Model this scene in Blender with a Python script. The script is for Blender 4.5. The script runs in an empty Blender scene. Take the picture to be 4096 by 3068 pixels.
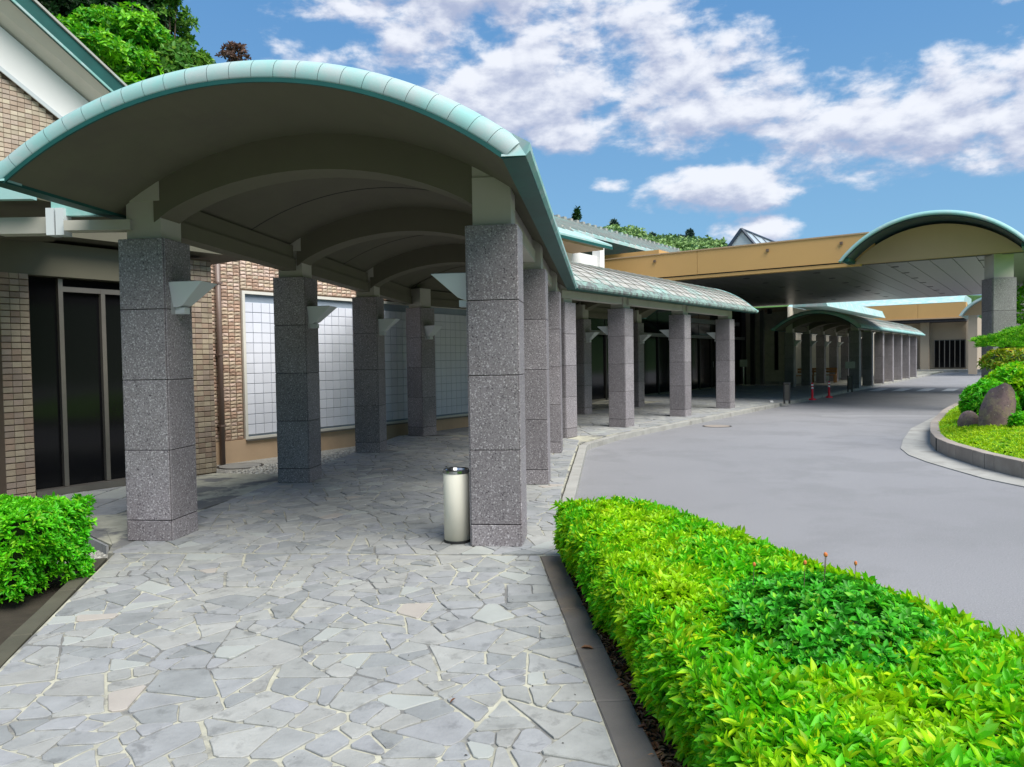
import bpy, bmesh, math, random
import numpy as np
from math import radians as R, sin, cos, pi, sqrt, atan2
from mathutils import Vector, Matrix
random.seed(7); RNG = np.random.default_rng(7)
S = bpy.context.scene
COL = S.collection

# ------------------------------------------------------------------ camera
cd = bpy.data.cameras.new('camera'); cam = bpy.data.objects.new('camera', cd); COL.objects.link(cam)
S.camera = cam
pitch, roll = R(1.79), 0.016
f = Vector((0, cos(pitch), -sin(pitch))); r0 = Vector((1, 0, 0)); u0 = r0.cross(f)
rr = r0*cos(roll) - u0*sin(roll); uu = u0*cos(roll) + r0*sin(roll)
m = Matrix((rr, uu, -f)).transposed().to_4x4(); m.translation = Vector((0, 0, 1.5))
cam.matrix_world = m
cd.sensor_width = 36; cd.lens = 26.365; cd.clip_start = 0.05; cd.clip_end = 3000

# ------------------------------------------------------------------ sky, sun, exposure
SUN_EL, SUN_AZ = 55.0, 140.0        # azimuth clockwise from +Y (ahead of the camera)
S.view_settings.view_transform = 'Standard'; S.view_settings.look = 'None'
S.view_settings.exposure = .95; S.view_settings.gamma = 1.0
S.view_settings.use_curve_mapping = False
world = bpy.data.worlds.new("World"); S.world = world; world.use_nodes = True

class NT:
    """tiny node helper"""
    def __init__(s, nt): s.nt = nt; s.N = nt.nodes; s.L = nt.links
    def n(s, typ, ins=None, **kw):
        nd = s.N.new(typ)
        for k, v in kw.items(): setattr(nd, k, v)
        if ins:
            for k, v in ins.items():
                sock = nd.inputs[k]
                if isinstance(v, bpy.types.NodeSocket): s.L.new(v, sock)
                else: sock.default_value = v
        return nd
    def math(s, op, a, b=0.0, c=None, clamp=False):
        ins = {0: a, 1: b}
        if c is not None: ins[2] = c
        return s.n('ShaderNodeMath', ins, operation=op, use_clamp=clamp).outputs[0]
    def mix(s, f, a, b, bt='MIX'):
        nd = s.n('ShaderNodeMix', None, data_type='RGBA', blend_type=bt)
        for i, v in ((0, f), (6, a), (7, b)):
            if isinstance(v, bpy.types.NodeSocket): s.L.new(v, nd.inputs[i])
            else:
                if i and len(v) == 3: v = (*v, 1)
                nd.inputs[i].default_value = v
        return nd.outputs[2]
    def noise(s, vec, scale, detail=4, rough=.55, dist=0.0):
        return s.n('ShaderNodeTexNoise', {'Vector': vec, 'Scale': scale, 'Detail': detail, 'Roughness': rough, 'Distortion': dist}).outputs[0]
    def remap(s, v, a, b, c=0.0, d=1.0, smooth=True):
        nd = s.n('ShaderNodeMapRange', {0: v, 1: a, 2: b, 3: c, 4: d}, interpolation_type='SMOOTHSTEP' if smooth else 'LINEAR')
        return nd.outputs[0]

def build_world():
    w = NT(world.node_tree)
    for nd in list(w.N): w.N.remove(nd)
    sky = w.n('ShaderNodeTexSky', sky_type='NISHITA', sun_disc=False)
    sky.sun_elevation = R(SUN_EL); sky.sun_rotation = R(SUN_AZ)
    sky.air_density = 1.0; sky.dust_density = .5; sky.ozone_density = 2.0
    tc = w.n('ShaderNodeTexCoord').outputs['Generated']
    sep = w.n('ShaderNodeSeparateXYZ', {0: tc})
    x, y, z = sep.outputs
    el = w.math('MULTIPLY', w.math('ARCSINE', z), 57.2958)
    az = w.math('MULTIPLY', w.math('ARCTAN2', x, y), 57.2958)
    zc = w.math('ADD', w.math('MAXIMUM', z, 0.0), 0.16)
    px = w.math('DIVIDE', x, zc); py = w.math('DIVIDE', y, zc)
    P = w.n('ShaderNodeCombineXYZ', {0: w.math('MULTIPLY', az, .1), 1: w.math('MULTIPLY', el, .19), 2: 0.0}).outputs[0]
    # cloud groups: azimuth, elevation, half widths, weight
    blobs = [(-3, 27, 15, 6.5, 1.0), (2, 19.5, 12, 4.2, 1.0), (10, 21, 9, 5.0, .9), (18, 17.3, 12, 3.0, .95), (7, 17.2, 9, 1.8, .8),
             (35, 15.6, 10, 4.0, 1.15), (26, 15.0, 9, 3.6, .95), (24, 13.9, 6, 1.6, .85), (35, 12.0, 5, 1.3, .8), (15.6, 11.8, 5.8, 2.0, 1.0),
             (17.8, 9.0, 3.6, 1.2, .7), (7.6, 13.0, 1.6, .7, .45), (5.5, 8.2, 3, 1.0, .4), (-13, 21, 5, 2.2, .4), (37, 21.5, 4, .9, .5),
             (-62, 28, 24, 9, 1.0), (78, 26, 26, 8, 1.0), (140, 38, 35, 12, 1.0), (-130, 35, 35, 12, 1.0), (10, 62, 70, 14, .8)]
    def density(de, dz):
        dens = None
        for a, e, ra, re, wt in blobs:
            dx = w.math('DIVIDE', w.math('SUBTRACT', az, a-dz), ra); dy = w.math('DIVIDE', w.math('SUBTRACT', el, e-de), re)
            q = w.math('MULTIPLY', w.math('SUBTRACT', 1.0, w.math('ADD', w.math('MULTIPLY', dx, dx), w.math('MULTIPLY', dy, dy))), wt)
            dens = q if dens is None else w.n('ShaderNodeMath', {0: dens, 1: q, 2: .25}, operation='SMOOTH_MAX').outputs[0]
        dens = w.math('MAXIMUM', dens, -1.0)
        Pq = w.n('ShaderNodeVectorMath', {0: P, 1: (dz*.1, de*.19, 0)}, operation='ADD').outputs[0]
        n1 = w.noise(Pq, 1.9, 12, .58, .1)
        n0 = w.noise(Pq, .45, 3, .5)
        return w.math('ADD', w.math('MULTIPLY', dens, .8), w.math('ADD', w.math('MULTIPLY', w.math('SUBTRACT', n1, .5), 3.3), w.math('MULTIPLY', w.math('SUBTRACT', n0, .5), .8)))
    d = density(0, 0); d2 = density(1.0, .35)
    mask = w.math('MULTIPLY', w.remap(d, -.08, .62), .96)
    mask = w.math('MULTIPLY', mask, w.remap(el, 0.0, 5.0))
    relief = w.math('SUBTRACT', d, d2)
    lit = w.math('ADD', w.math('MULTIPLY', relief, .85), .56)
    lit = w.math('SUBTRACT', lit, w.math('MULTIPLY', w.remap(d, .4, 1.6), .16))
    lit = w.remap(lit, 0.05, 1.0)
    cloud = w.mix(lit, (2.35, 2.65, 3.6), (4.75, 4.9, 5.3))
    tint = w.mix(1.0, sky.outputs[0], (0.55, .95, 1.25), 'MULTIPLY')
    g = w.remap(el, 2.0, 30.0, 0, 1)
    flat = w.mix(g, (1.25, 2.35, 3.4), (.62, 1.58, 3.1))
    base = w.mix(.85, tint, flat)
    c = w.mix(mask, base, cloud)
    bg = w.n('ShaderNodeBackground', {0: c, 1: .1})
    w.L.new(bg.outputs[0], w.n('ShaderNodeOutputWorld').inputs[0])
build_world()
sl = bpy.data.lights.new('sun', 'SUN'); sl.energy = 3.3; sl.angle = R(50); sl.color = (1, .955, .88)
so = bpy.data.objects.new('sun', sl); COL.objects.link(so)
sd = Vector((sin(R(SUN_AZ))*cos(R(SUN_EL)), cos(R(SUN_AZ))*cos(R(SUN_EL)), sin(R(SUN_EL))))
so.rotation_euler = (-sd).to_track_quat('-Z', 'Y').to_euler(); so.location = sd*60

# ------------------------------------------------------------------ materials
def mat(name, col, rough=.8, var=.12, scale=3.0, bump=0.0, bscale=60.0, metal=0.0, spec=.4,
        col2=None, c2=(.45, .62), c2scale=1.5, speck=None, island=0.0, hsv=0.0, trans=0.0, stretch=None, obr=0.0):
    mt = bpy.data.materials.new(name); mt.use_nodes = True
    t = NT(mt.node_tree); bs = t.N['Principled BSDF']
    pos = t.n('ShaderNodeNewGeometry').outputs['Position']
    if stretch: pos = t.n('ShaderNodeVectorMath', {0: pos, 1: stretch}, operation='MULTIPLY').outputs[0]
    c = (*col, 1)
    n = t.noise(pos, scale, 5, .6)
    f_ = t.remap(n, .25, .75, 1-var, 1+var, False)
    out = t.n('ShaderNodeVectorMath', {0: c[:3], 1: t.n('ShaderNodeCombineXYZ', {0: f_, 1: f_, 2: f_}).outputs[0]}, operation='MULTIPLY').outputs[0]
    if col2: out = t.mix(t.remap(t.noise(pos, c2scale, 6, .65, .3), *c2), out, col2)
    if speck:
        sc, dark, light, lo, hi = speck
        sn = t.noise(pos, sc, 2, .7)
        out = t.mix(t.remap(sn, lo-.09, lo+.02), dark, out); out = t.mix(t.remap(sn, hi-.02, hi+.07), out, light)
    if obr:
        ri = t.n('ShaderNodeObjectInfo').outputs['Random']
        g = t.remap(ri, 0, 1, 1-obr, 1+obr, False)
        out = t.n('ShaderNodeVectorMath', {0: out, 1: t.n('ShaderNodeCombineXYZ', {0: g, 1: g, 2: g}).outputs[0]}, operation='MULTIPLY').outputs[0]
    if island:
        ri = t.n('ShaderNodeNewGeometry').outputs['Random Per Island']
        g = t.remap(ri, 0, 1, 1-island, 1+island, False)
        out = t.n('ShaderNodeVectorMath', {0: out, 1: t.n('ShaderNodeCombineXYZ', {0: g, 1: g, 2: g}).outputs[0]}, operation='MULTIPLY').outputs[0]
    t.L.new(out, bs.inputs['Base Color'])
    bs.inputs['Roughness'].default_value = rough; bs.inputs['Metallic'].default_value = metal
    bs.inputs['Specular IOR Level'].default_value = spec
    if bump:
        b = t.n('ShaderNodeBump', {'Strength': bump, 'Distance': .01, 'Height': t.noise(pos, bscale, 5, .65)})
        t.L.new(b.outputs[0], bs.inputs['Normal'])
    return mt

M = {}
M['granite'] = mat('granite', (.215, .197, .208), .6, .16, 2.2, .12, 90, speck=(74, (.055, .045, .055), (.48, .46, .475), .41, .59), obr=.15, col2=(.20, .178, .185), c2=(.5, .72), c2scale=1.3)
M['joint'] = mat('dark_joint', (.03, .028, .03), .9)
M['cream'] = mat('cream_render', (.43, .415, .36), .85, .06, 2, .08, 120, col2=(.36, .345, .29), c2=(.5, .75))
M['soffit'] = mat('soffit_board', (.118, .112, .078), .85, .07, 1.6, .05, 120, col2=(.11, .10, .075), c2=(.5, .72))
M['beam'] = mat('shaded_beam_render', (.13, .122, .085), .85, .06, 2, .06, 120)  # cream render darkened, shade under the canopies put into the colour
M['copper'] = mat('pale_copper', (.30, .49, .475), .75, .12, 2.5, .04, 30, col2=(.44, .50, .50), c2=(.44, .62), c2scale=1.9, spec=.2)
M['copper_rim'] = mat('rim_copper', (.25, .47, .455), .85, .10, 2.0, .04, 30, col2=(.38, .45, .45), c2=(.42, .66), c2scale=1.6, spec=.15)
M['copper2'] = mat('pale_copper_greener', (.22, .43, .40), .75, .15, 2.5, .04, 30, col2=(.40, .50, .50), c2=(.46, .66), c2scale=2.6, spec=.2)
M['copper3'] = mat('streaked_copper', (.22, .33, .295), .9, .2, 4, .1, 30, col2=(.13, .14, .14), c2=(.42, .60), c2scale=2.2, stretch=(3, 3, .35))
M['copper_dark'] = mat('green_copper_edge', (.006, .075, .066), .5, .2, 3)
M['rooftile'] = mat('weathered_copper_tile', (.35, .34, .31), .85, .15, 3, .1, 60, col2=(.33, .46, .43), c2=(.5, .68), c2scale=.9)
M['rooftile2'] = mat('weathered_copper_tile_pale', (.38, .37, .34), .85, .12, 3, .1, 60, col2=(.40, .52, .49), c2=(.52, .7), c2scale=.9)
M['rooftile3'] = mat('weathered_copper_tile_dull', (.325, .32, .295), .85, .15, 3, .1, 60, col2=(.27, .42, .38), c2=(.46, .66), c2scale=.9)
for i, c in enumerate([(.48, .40, .30), (.42, .32, .245), (.53, .45, .34), (.45, .36, .29)]):
    M['tile%d' % i] = mat('buff_wall_tile', c, .8, .12, 9, .35, 70, obr=.12)
for i, c in enumerate([(.50, .39, .28), (.47, .32, .235), (.55, .44, .33), (.44, .30, .22), (.56, .42, .34)]):
    M['split%d' % i] = mat('split_face_brick', c, .85, .2, 14, .6, 45, obr=.12)
for i, c in enumerate([(.34, .275, .20), (.30, .22, .165), (.37, .305, .225), (.32, .25, .20)]):
    M['dtile%d' % i] = mat('shaded_brown_tile', c, .8, .14, 9, .35, 70, obr=.15)  # darker copy of the buff tile, shade at the entrance put into the colour
M['mortar'] = mat('brown_mortar', (.15, .105, .075), .95, .1)
M['plinth'] = mat('peach_plinth', (.52, .37, .24), .85, .1, 2)
M['block'] = mat('glass_block', (.70, .72, .79), .35, .07, .7, .05, 12, spec=.3, obr=.05)
M['blockjoint'] = mat('glass_block_joint', (.27, .32, .38), .8)
M['whiteframe'] = mat('pale_frame', (.66, .64, .57), .6, .04)
M['white'] = mat('white_render', (.80, .79, .77), .85, .04, 1.2)
M['dglass'] = mat('dark_glass', (.006, .006, .007), .08, 0, spec=.22)
M['alu'] = mat('brushed_frame', (.22, .20, .18), .4, .1, 5, metal=.6)
M['aludark'] = mat('dark_bronze_frame', (.05, .048, .045), .45, .1, 5, metal=.3)
for i, c in enumerate([(.283, .29, .285), (.27, .277, .28), (.298, .30, .286), (.275, .283, .287), (.235, .245, .245), (.315, .318, .302), (.292, .298, .285), (.28, .286, .293)]):
    M['flag%d' % i] = mat('grey_flagstone', c, .8, .15, 6, .4, 40, col2=tuple(.72*v for v in c), c2=(.53, .68), c2scale=7, obr=.06, spec=.25)
M['flagpink'] = mat('pale_pink_flagstone', (.36, .33, .295), .75, .08, 5, .15, 40)
M['flagpale'] = mat('pale_green_grey_flagstone', (.335, .35, .33), .75, .08, 5, .15, 40)
M['grout'] = mat('cream_grout', (.40, .39, .31), .95, .25, 7, .3, 90, col2=(.16, .16, .155), c2=(.47, .58), c2scale=1.6)
M['kerbstone'] = mat('dark_stone', (.125, .115, .105), .8, .15, 4, .3, 80, col2=(.17, .135, .10), c2=(.45, .65), c2scale=1.3)
M['concrete'] = mat('pale_concrete', (.33, .325, .30), .9, .15, 3, .3, 60, col2=(.22, .21, .19), c2=(.5, .7), c2scale=2)
M['olive'] = mat('stained_concrete', (.08, .077, .055), .9, .2, 3, .3, 60)
M['kerbbrown'] = mat('brown_kerb', (.30, .26, .225), .85, .15, 3, .3, 60, col2=(.37, .33, .29), c2=(.5, .7))
M['asphalt'] = mat('worn_asphalt', (.232, .231, .24), .92, .10, .22, .45, 130, col2=(.208, .208, .215), c2=(.46, .60), c2scale=.7, speck=(100, (.13, .13, .135), (.37, .37, .365), .40, .62))
M['paint'] = mat('road_paint', (.62, .62, .62), .7, .08, 5)
M['soil'] = mat('dark_soil', (.036, .029, .02), .95, .3, 9, .6, 40)
M['gravel'] = mat('pale_gravel', (.36, .35, .31), .95, .15, 4, .8, 70, speck=(55, (.14, .13, .11), (.55, .54, .5), .42, .58))
M['earth'] = mat('ground_earth', (.10, .105, .06), .95, .3, .2)
M['orange'] = mat('orange_fascia', (.56, .33, .12), .6, .05, .5, .03, 40)
M['gable'] = mat('tan_gable', (.45, .31, .185), .8, .06, .7)
M['panel'] = mat('tan_panel', (.40, .33, .25), .85, .06, .7)
M['darksoffit'] = mat('ceiling_strip', (.145, .135, .145), .35, .08, 1.0, spec=.6)
M['beige'] = mat('stippled_beige_wall', (.55, .50, .42), .9, .15, 5, .3, 30)
M['steel'] = mat('polished_steel', (.55, .56, .58), .2, .05, 5, metal=1)
M['canwhite'] = mat('cream_enamel', (.86, .82, .70), .6, .03, 3, spec=.5)
M['lampwhite'] = mat('lamp_enamel', (.55, .59, .60), .45, .03, 3)
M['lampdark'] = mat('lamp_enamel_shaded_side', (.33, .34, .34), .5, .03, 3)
M['black'] = mat('black_plastic', (.02, .02, .022), .5, .1)
M['red'] = mat('red_plastic', (.62, .01, .03), .45, .05)
M['wood'] = mat('orange_wood', (.35, .17, .06), .6, .2, 12)
M['rock'] = mat('purple_grey_rock', (.22, .145, .145), .9, .35, 6, 1.0, 9, col2=(.28, .21, .15), c2=(.46, .60), c2scale=7, speck=(30, (.09, .07, .07), (.5, .44, .38), .38, .66))
M['rock2'] = mat('pale_grey_rock', (.33, .33, .32), .85, .25, 4, .8, 16, col2=(.5, .5, .49), c2=(.5, .6), c2scale=5)
M['bark'] = mat('bark', (.11, .08, .055), .9, .3, 9, .8, 30)
M['pipe'] = mat('brown_pipe', (.17, .12, .10), .45, .1, 2, spec=.6)
M['skyglass'] = mat('pale_glazing', (.42, .50, .54), .12, .03, spec=.7)
M['navy'] = mat('dark_blue_frame', (.03, .05, .08), .5)

def leafmat(name, c1, c2, c3, yellow_scale=2.0, lo=.42, hi=.62, tr=.35, island=.35, rough=.45):
    mt = bpy.data.materials.new(name); mt.use_nodes = True
    t = NT(mt.node_tree); bs = t.N['Principled BSDF']
    g = t.n('ShaderNodeNewGeometry'); pos = g.outputs['Position']; ri = g.outputs['Random Per Island']
    n = t.noise(pos, yellow_scale, 4, .6)
    k = t.math('ADD', n, t.math('MULTIPLY', t.math('SUBTRACT', ri, .5), .22))
    c = t.mix(t.remap(k, lo, hi), c1, c2)
    c = t.mix(t.remap(ri, .82, 1.0), c, c3)
    gi = t.remap(t.math('FRACT', t.math('MULTIPLY', ri, 17.3)), 0, 1, 1-island, 1+island, False)
    c = t.n('ShaderNodeVectorMath', {0: c, 1: t.n('ShaderNodeCombineXYZ', {0: gi, 1: gi, 2: gi}).outputs[0]}, operation='MULTIPLY').outputs[0]
    t.L.new(c, bs.inputs['Base Color']); bs.inputs['Roughness'].default_value = rough
    bs.inputs['Specular IOR Level'].default_value = .3
    if tr:
        tl = t.n('ShaderNodeBsdfTranslucent', {0: c}); ms = t.n('ShaderNodeMixShader', {0: tr})
        t.L.new(bs.outputs[0], ms.inputs[1]); t.L.new(tl.outputs[0], ms.inputs[2])
        t.L.new(ms.outputs[0], t.N['Material Output'].inputs[0])
    return mt
M['leafA'] = leafmat('fresh_hedge_leaf', (.12, .56, .010), (.40, .70, .010), (.56, .74, .012), 2.1, .40, .60, tr=.45, island=.32)
M['leafB'] = leafmat('dark_shrub_leaf', (.05, .38, .018), (.10, .50, .022), (.25, .58, .02), 3, tr=.36, island=.45)
M['leafC'] = leafmat('bright_hedge_leaf', (.085, .52, .012), (.19, .64, .014), (.28, .62, .02), 3, tr=.4)
M['treeA'] = leafmat('bright_tree_leaf', (.05, .30, .010), (.18, .52, .012), (.28, .56, .02), .55, .40, .58)
M['treeB'] = leafmat('dark_tree_leaf', (.010, .045, .012), (.022, .085, .016), (.05, .13, .02), .6)
M['treeC'] = leafmat('olive_tree_leaf', (.07, .22, .025), (.17, .34, .035), (.22, .38, .05), .8)
M['treeR'] = leafmat('reddish_tree_leaf', (.12, .07, .05), (.18, .10, .07), (.2, .12, .08), 1)
M['farA'] = leafmat('far_forest_leaf', (.09, .20, .09), (.24, .38, .12), (.26, .40, .14), .035, .42, .56, tr=.2, island=.25)  # distance haze put into the paler leaf colours
M['farB'] = leafmat('far_conifer_leaf', (.07, .13, .11), (.10, .18, .13), (.12, .2, .14), .05, tr=.1)
M['pine'] = leafmat('pine_needle', (.07, .34, .012), (.24, .58, .02), (.3, .6, .03), 5, .40, .60, tr=.3)
M['lawn'] = leafmat('lawn_moss', (.18, .48, .008), (.42, .62, .01), (.5, .62, .01), .8, .36, .5)
M['maple'] = leafmat('yellow_maple_leaf', (.16, .30, .01), (.36, .42, .01), (.5, .25, .02), 2)
M['lawnbase'] = mat('lawn_ground', (.14, .34, .012), .95, .3, 5, .5, 40)
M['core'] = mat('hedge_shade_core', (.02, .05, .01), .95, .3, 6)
M['deadleaf'] = leafmat('dead_leaf', (.16, .06, .025), (.26, .13, .06), (.35, .22, .12), 8, tr=.1)
M['redbud'] = mat('orange_bud', (.55, .16, .04), .6, .2, 30)
M['hillgreen'] = mat('hill_cover', (.045, .11, .022), .95, .4, .5)

# ------------------------------------------------------------------ builders
class MB:
    def __init__(s): s.v = []; s.f = []; s.smooth = False
    def add(s, vs, fs):
        o = len(s.v); s.v += [tuple(p) for p in vs]; s.f += [tuple(i+o for i in q) for q in fs]; return s
    def box(s, a0, a1, b0, b1, c0, c1):
        return s.add([(a0, b0, c0), (a1, b0, c0), (a1, b1, c0), (a0, b1, c0), (a0, b0, c1), (a1, b0, c1), (a1, b1, c1), (a0, b1, c1)],
                     [(3, 2, 1, 0), (4, 5, 6, 7), (0, 1, 5, 4), (1, 2, 6, 5), (2, 3, 7, 6), (3, 0, 4, 7)])
    def prism(s, poly, z0, z1):
        n = len(poly); area = sum(poly[i][0]*poly[(i+1) % n][1]-poly[(i+1) % n][0]*poly[i][1] for i in range(n))
        if area < 0: poly = poly[::-1]
        vs = [(p[0], p[1], z0) for p in poly]+[(p[0], p[1], z1) for p in poly]
        return s.add(vs, [tuple(range(n-1, -1, -1)), tuple(range(n, 2*n))]+[(i, (i+1) % n, n+(i+1) % n, n+i) for i in range(n)])
    def extr(s, prof, fn):
        """closed profile polygon swept between fn(p,0) and fn(p,1)"""
        n = len(prof); return s.add([fn(p, 0) for p in prof]+[fn(p, 1) for p in prof],
            [tuple(range(n-1, -1, -1)), tuple(range(n, 2*n))]+[(i, (i+1) % n, n+(i+1) % n, n+i) for i in range(n)])
    def tube(s, pts, rads, k=8):
        pts = [Vector(p) for p in pts]; vs = []; fs = []
        for i, p in enumerate(pts):
            d = (pts[min(i+1, len(pts)-1)]-pts[max(i-1, 0)]).normalized()
            a = d.orthogonal().normalized() if i == 0 else (pa - d*pa.dot(d)).normalized()
            pa = a; b = d.cross(a); r_ = rads[i] if hasattr(rads, '__len__') else rads
            for j in range(k):
                t = 2*pi*j/k; vs.append(p+(a*cos(t)+b*sin(t))*r_)
        for i in range(len(pts)-1):
            for j in range(k):
                a0 = i*k+j; b0 = i*k+(j+1) % k; fs.append((a0, b0, b0+k, a0+k))
        fs.append(tuple(range(k-1, -1, -1))); fs.append(tuple(range((len(pts)-1)*k, len(pts)*k)))
        return s.add(vs, fs)
    def lathe(s, prof, cx, cy, k=32):
        vs = []; fs = []; n = len(prof)
        for (r_, z) in prof:
            for j in range(k): vs.append((cx+r_*cos(2*pi*j/k), cy+r_*sin(2*pi*j/k), z))
        for i in range(n-1):
            for j in range(k): fs.append((i*k+j, i*k+(j+1) % k, (i+1)*k+(j+1) % k, (i+1)*k+j))
        fs.append(tuple(range(k-1, -1, -1))); fs.append(tuple(range((n-1)*k, n*k)))
        return s.add(vs, fs)
    def mesh(s, name, off=(0, 0, 0)):
        me = bpy.data.meshes.new(name)
        me.from_pydata([(a-off[0], b-off[1], c-off[2]) for a, b, c in s.v], [], s.f)
        if s.smooth: me.polygons.foreach_set('use_smooth', [True]*len(me.polygons))
        return me

def link(name, me, mt=None, parent=None, loc=None, kind=None, label=None):
    o = bpy.data.objects.new(name, me); COL.objects.link(o)
    if mt is not None and me is not None:
        if not me.materials: me.materials.append(M[mt] if isinstance(mt, str) else mt)
    if parent is not None: o.parent = parent
    if loc is not None: o.location = loc
    if kind: o['kind'] = kind
    if label: o['label'] = label
    return o

FRAMES = {'W': 0.0, 'A': R(6.83), 'B': R(35.5)}
def fw(fr, u, v, z=0.0):
    a = FRAMES[fr]; return Vector((u*cos(a)+v*sin(a), -u*sin(a)+v*cos(a), z))
class Thing:
    """an Empty at the thing's base; its parts are modelled in the coordinates of a building frame"""
    def __init__(s, name, label, cat, fr='W', u=0, v=0, z=0, group=None):
        s.e = bpy.data.objects.new(name, None); COL.objects.link(s.e); s.e.empty_display_size = .2
        s.e.location = fw(fr, u, v, z); s.e.rotation_euler = (0, 0, -FRAMES[fr]); s.o = (u, v, z)
        s.e['label'] = label; s.e['category'] = cat
        if group: s.e['group'] = group
    def part(s, name, mb, mt, parent=None, kind=None, label=None):
        o = link(name, mb.mesh(name, s.o), mt, parent or s.e, None, kind, label); return o
    def inst(s, name, me, loc, parent=None, rot=None):
        o = bpy.data.objects.new(name, me); COL.objects.link(o); o.parent = parent or s.e
        o.location = (loc[0]-s.o[0], loc[1]-s.o[1], loc[2]-s.o[2])
        if rot: o.rotation_euler = rot
        return o
def struct(name, mb, mt, fr='W', kind='structure', label=None):
    o = link(name, mb.mesh(name), mt); o.rotation_euler = (0, 0, -FRAMES[fr]); o['kind'] = kind
    if label: o['label'] = label
    return o
def tag(o, label, cat, group=None):
    o['label'] = label; o['category'] = cat
    if group: o['group'] = group
    return o
def copy_tree(o, parent=None, **kw):
    c = o.copy(); COL.objects.link(c)
    if parent is not None: c.parent = parent
    for ch in list(o.children): copy_tree(ch, c)
    for k, v in kw.items(): c[k] = v
    return c
def bevelled_box(w, d, h, b=.004, name='slab', jit=0.0):
    bm = bmesh.new(); bmesh.ops.create_cube(bm, size=1)
    bmesh.ops.scale(bm, vec=(w, d, h), verts=bm.verts)
    bmesh.ops.bevel(bm, geom=[e for e in bm.edges], offset=b, segments=1, affect='EDGES')
    me = bpy.data.meshes.new(name); bm.to_mesh(me); bm.free(); return me
def npmesh(name, V, F, smooth=False):
    me = bpy.data.meshes.new(name); V = np.asarray(V, dtype=np.float32); F = np.asarray(F, dtype=np.int32)
    k = F.shape[1]
    me.vertices.add(len(V)); me.vertices.foreach_set('co', V.ravel())
    me.loops.add(F.size); me.loops.foreach_set('vertex_index', F.ravel())
    me.polygons.add(len(F)); me.polygons.foreach_set('loop_start', np.arange(0, F.size, k, dtype=np.int32))
    me.polygons.foreach_set('loop_total', np.full(len(F), k, dtype=np.int32))
    me.update(calc_edges=True); me.validate(); return me

# ------------------------------------------------------------------ ground
g = MB(); g.box(-900, 900, -600, 1400, -.6, -.17); struct('ground', g, 'earth')
rd = MB(); rd.add([(-.2, -12, -.10), (90, -12, -.10), (90, 90, -.10), (26, 90, -.10), (-.2, 14, -.10)], [(0, 1, 2, 3, 4)])
road = struct('road', rd, 'asphalt')
ml = MB(); ml.add([(8.1, 19.66, -.095), (8.1, 19.60, -.095), (11.2, 18.92, -.095), (11.2, 18.98, -.095)], [(0, 1, 2, 3)])
link('road_marking', ml.mesh('m'), 'paint', road, label='faint thin line across the road')
ca = [(15.6, 34.0), (16.45, 33.62), (17.3, 33.24), (18.15, 32.86), (19.0, 32.48), (19.85, 32.1), (20.7, 31.7)]
for (cx, cy) in ca:
    q = MB(); dx, dy = sin(R(35.5)), cos(R(35.5)); ex, ey = cos(R(25)), -sin(R(25))
    q.add([(cx-ex*.23-dx*1.4, cy-ey*.23-dy*1.4, -.094), (cx+ex*.23-dx*1.4, cy+ey*.23-dy*1.4, -.094), (cx+ex*.23+dx*1.4, cy+ey*.23+dy*1.4, -.094), (cx-ex*.23+dx*1.4, cy-ey*.23+dy*1.4, -.094)], [(0, 1, 2, 3)])
    link('crossing_stripe', q.mesh('stripe'), 'paint', road)
gr = MB(); p1, p2, p3, p4 = fw('B', -11.0, 2), fw('B', -11.0, 19), fw('B', -9, 19), fw('W', -1.3, 12.6)
gr.prism([(-7, 6.2), tuple(fw('B', -11.0, 4.0))[:2], tuple(p2)[:2], (0.6, 18.5), (-1.3, 15.0), (-3.0, 11.5), (-3.3, 6.1), (-4, 5.5)], -.168, -.12)
struct('gravel', gr, 'gravel', kind='stuff', label='pale gravel between the covered path and the brick wall')
sb = MB(); sb.prism([(-3.25, 5.95), (-2.66, 3.82), (-1.6, -1), (-9, -1), (-9, 6.1)], -.166, -.10); struct('left_bed', sb, 'soil')
sb = MB(); sb.prism([(.50, 2.7), (.33, 5.66), (1.15, 5.75), (1.30, 5.4), (2.2, 2.4), (3.2, -.6), (.62, -.6)], -.12, -.02); struct('planting_bed', sb, 'soil')

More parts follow.
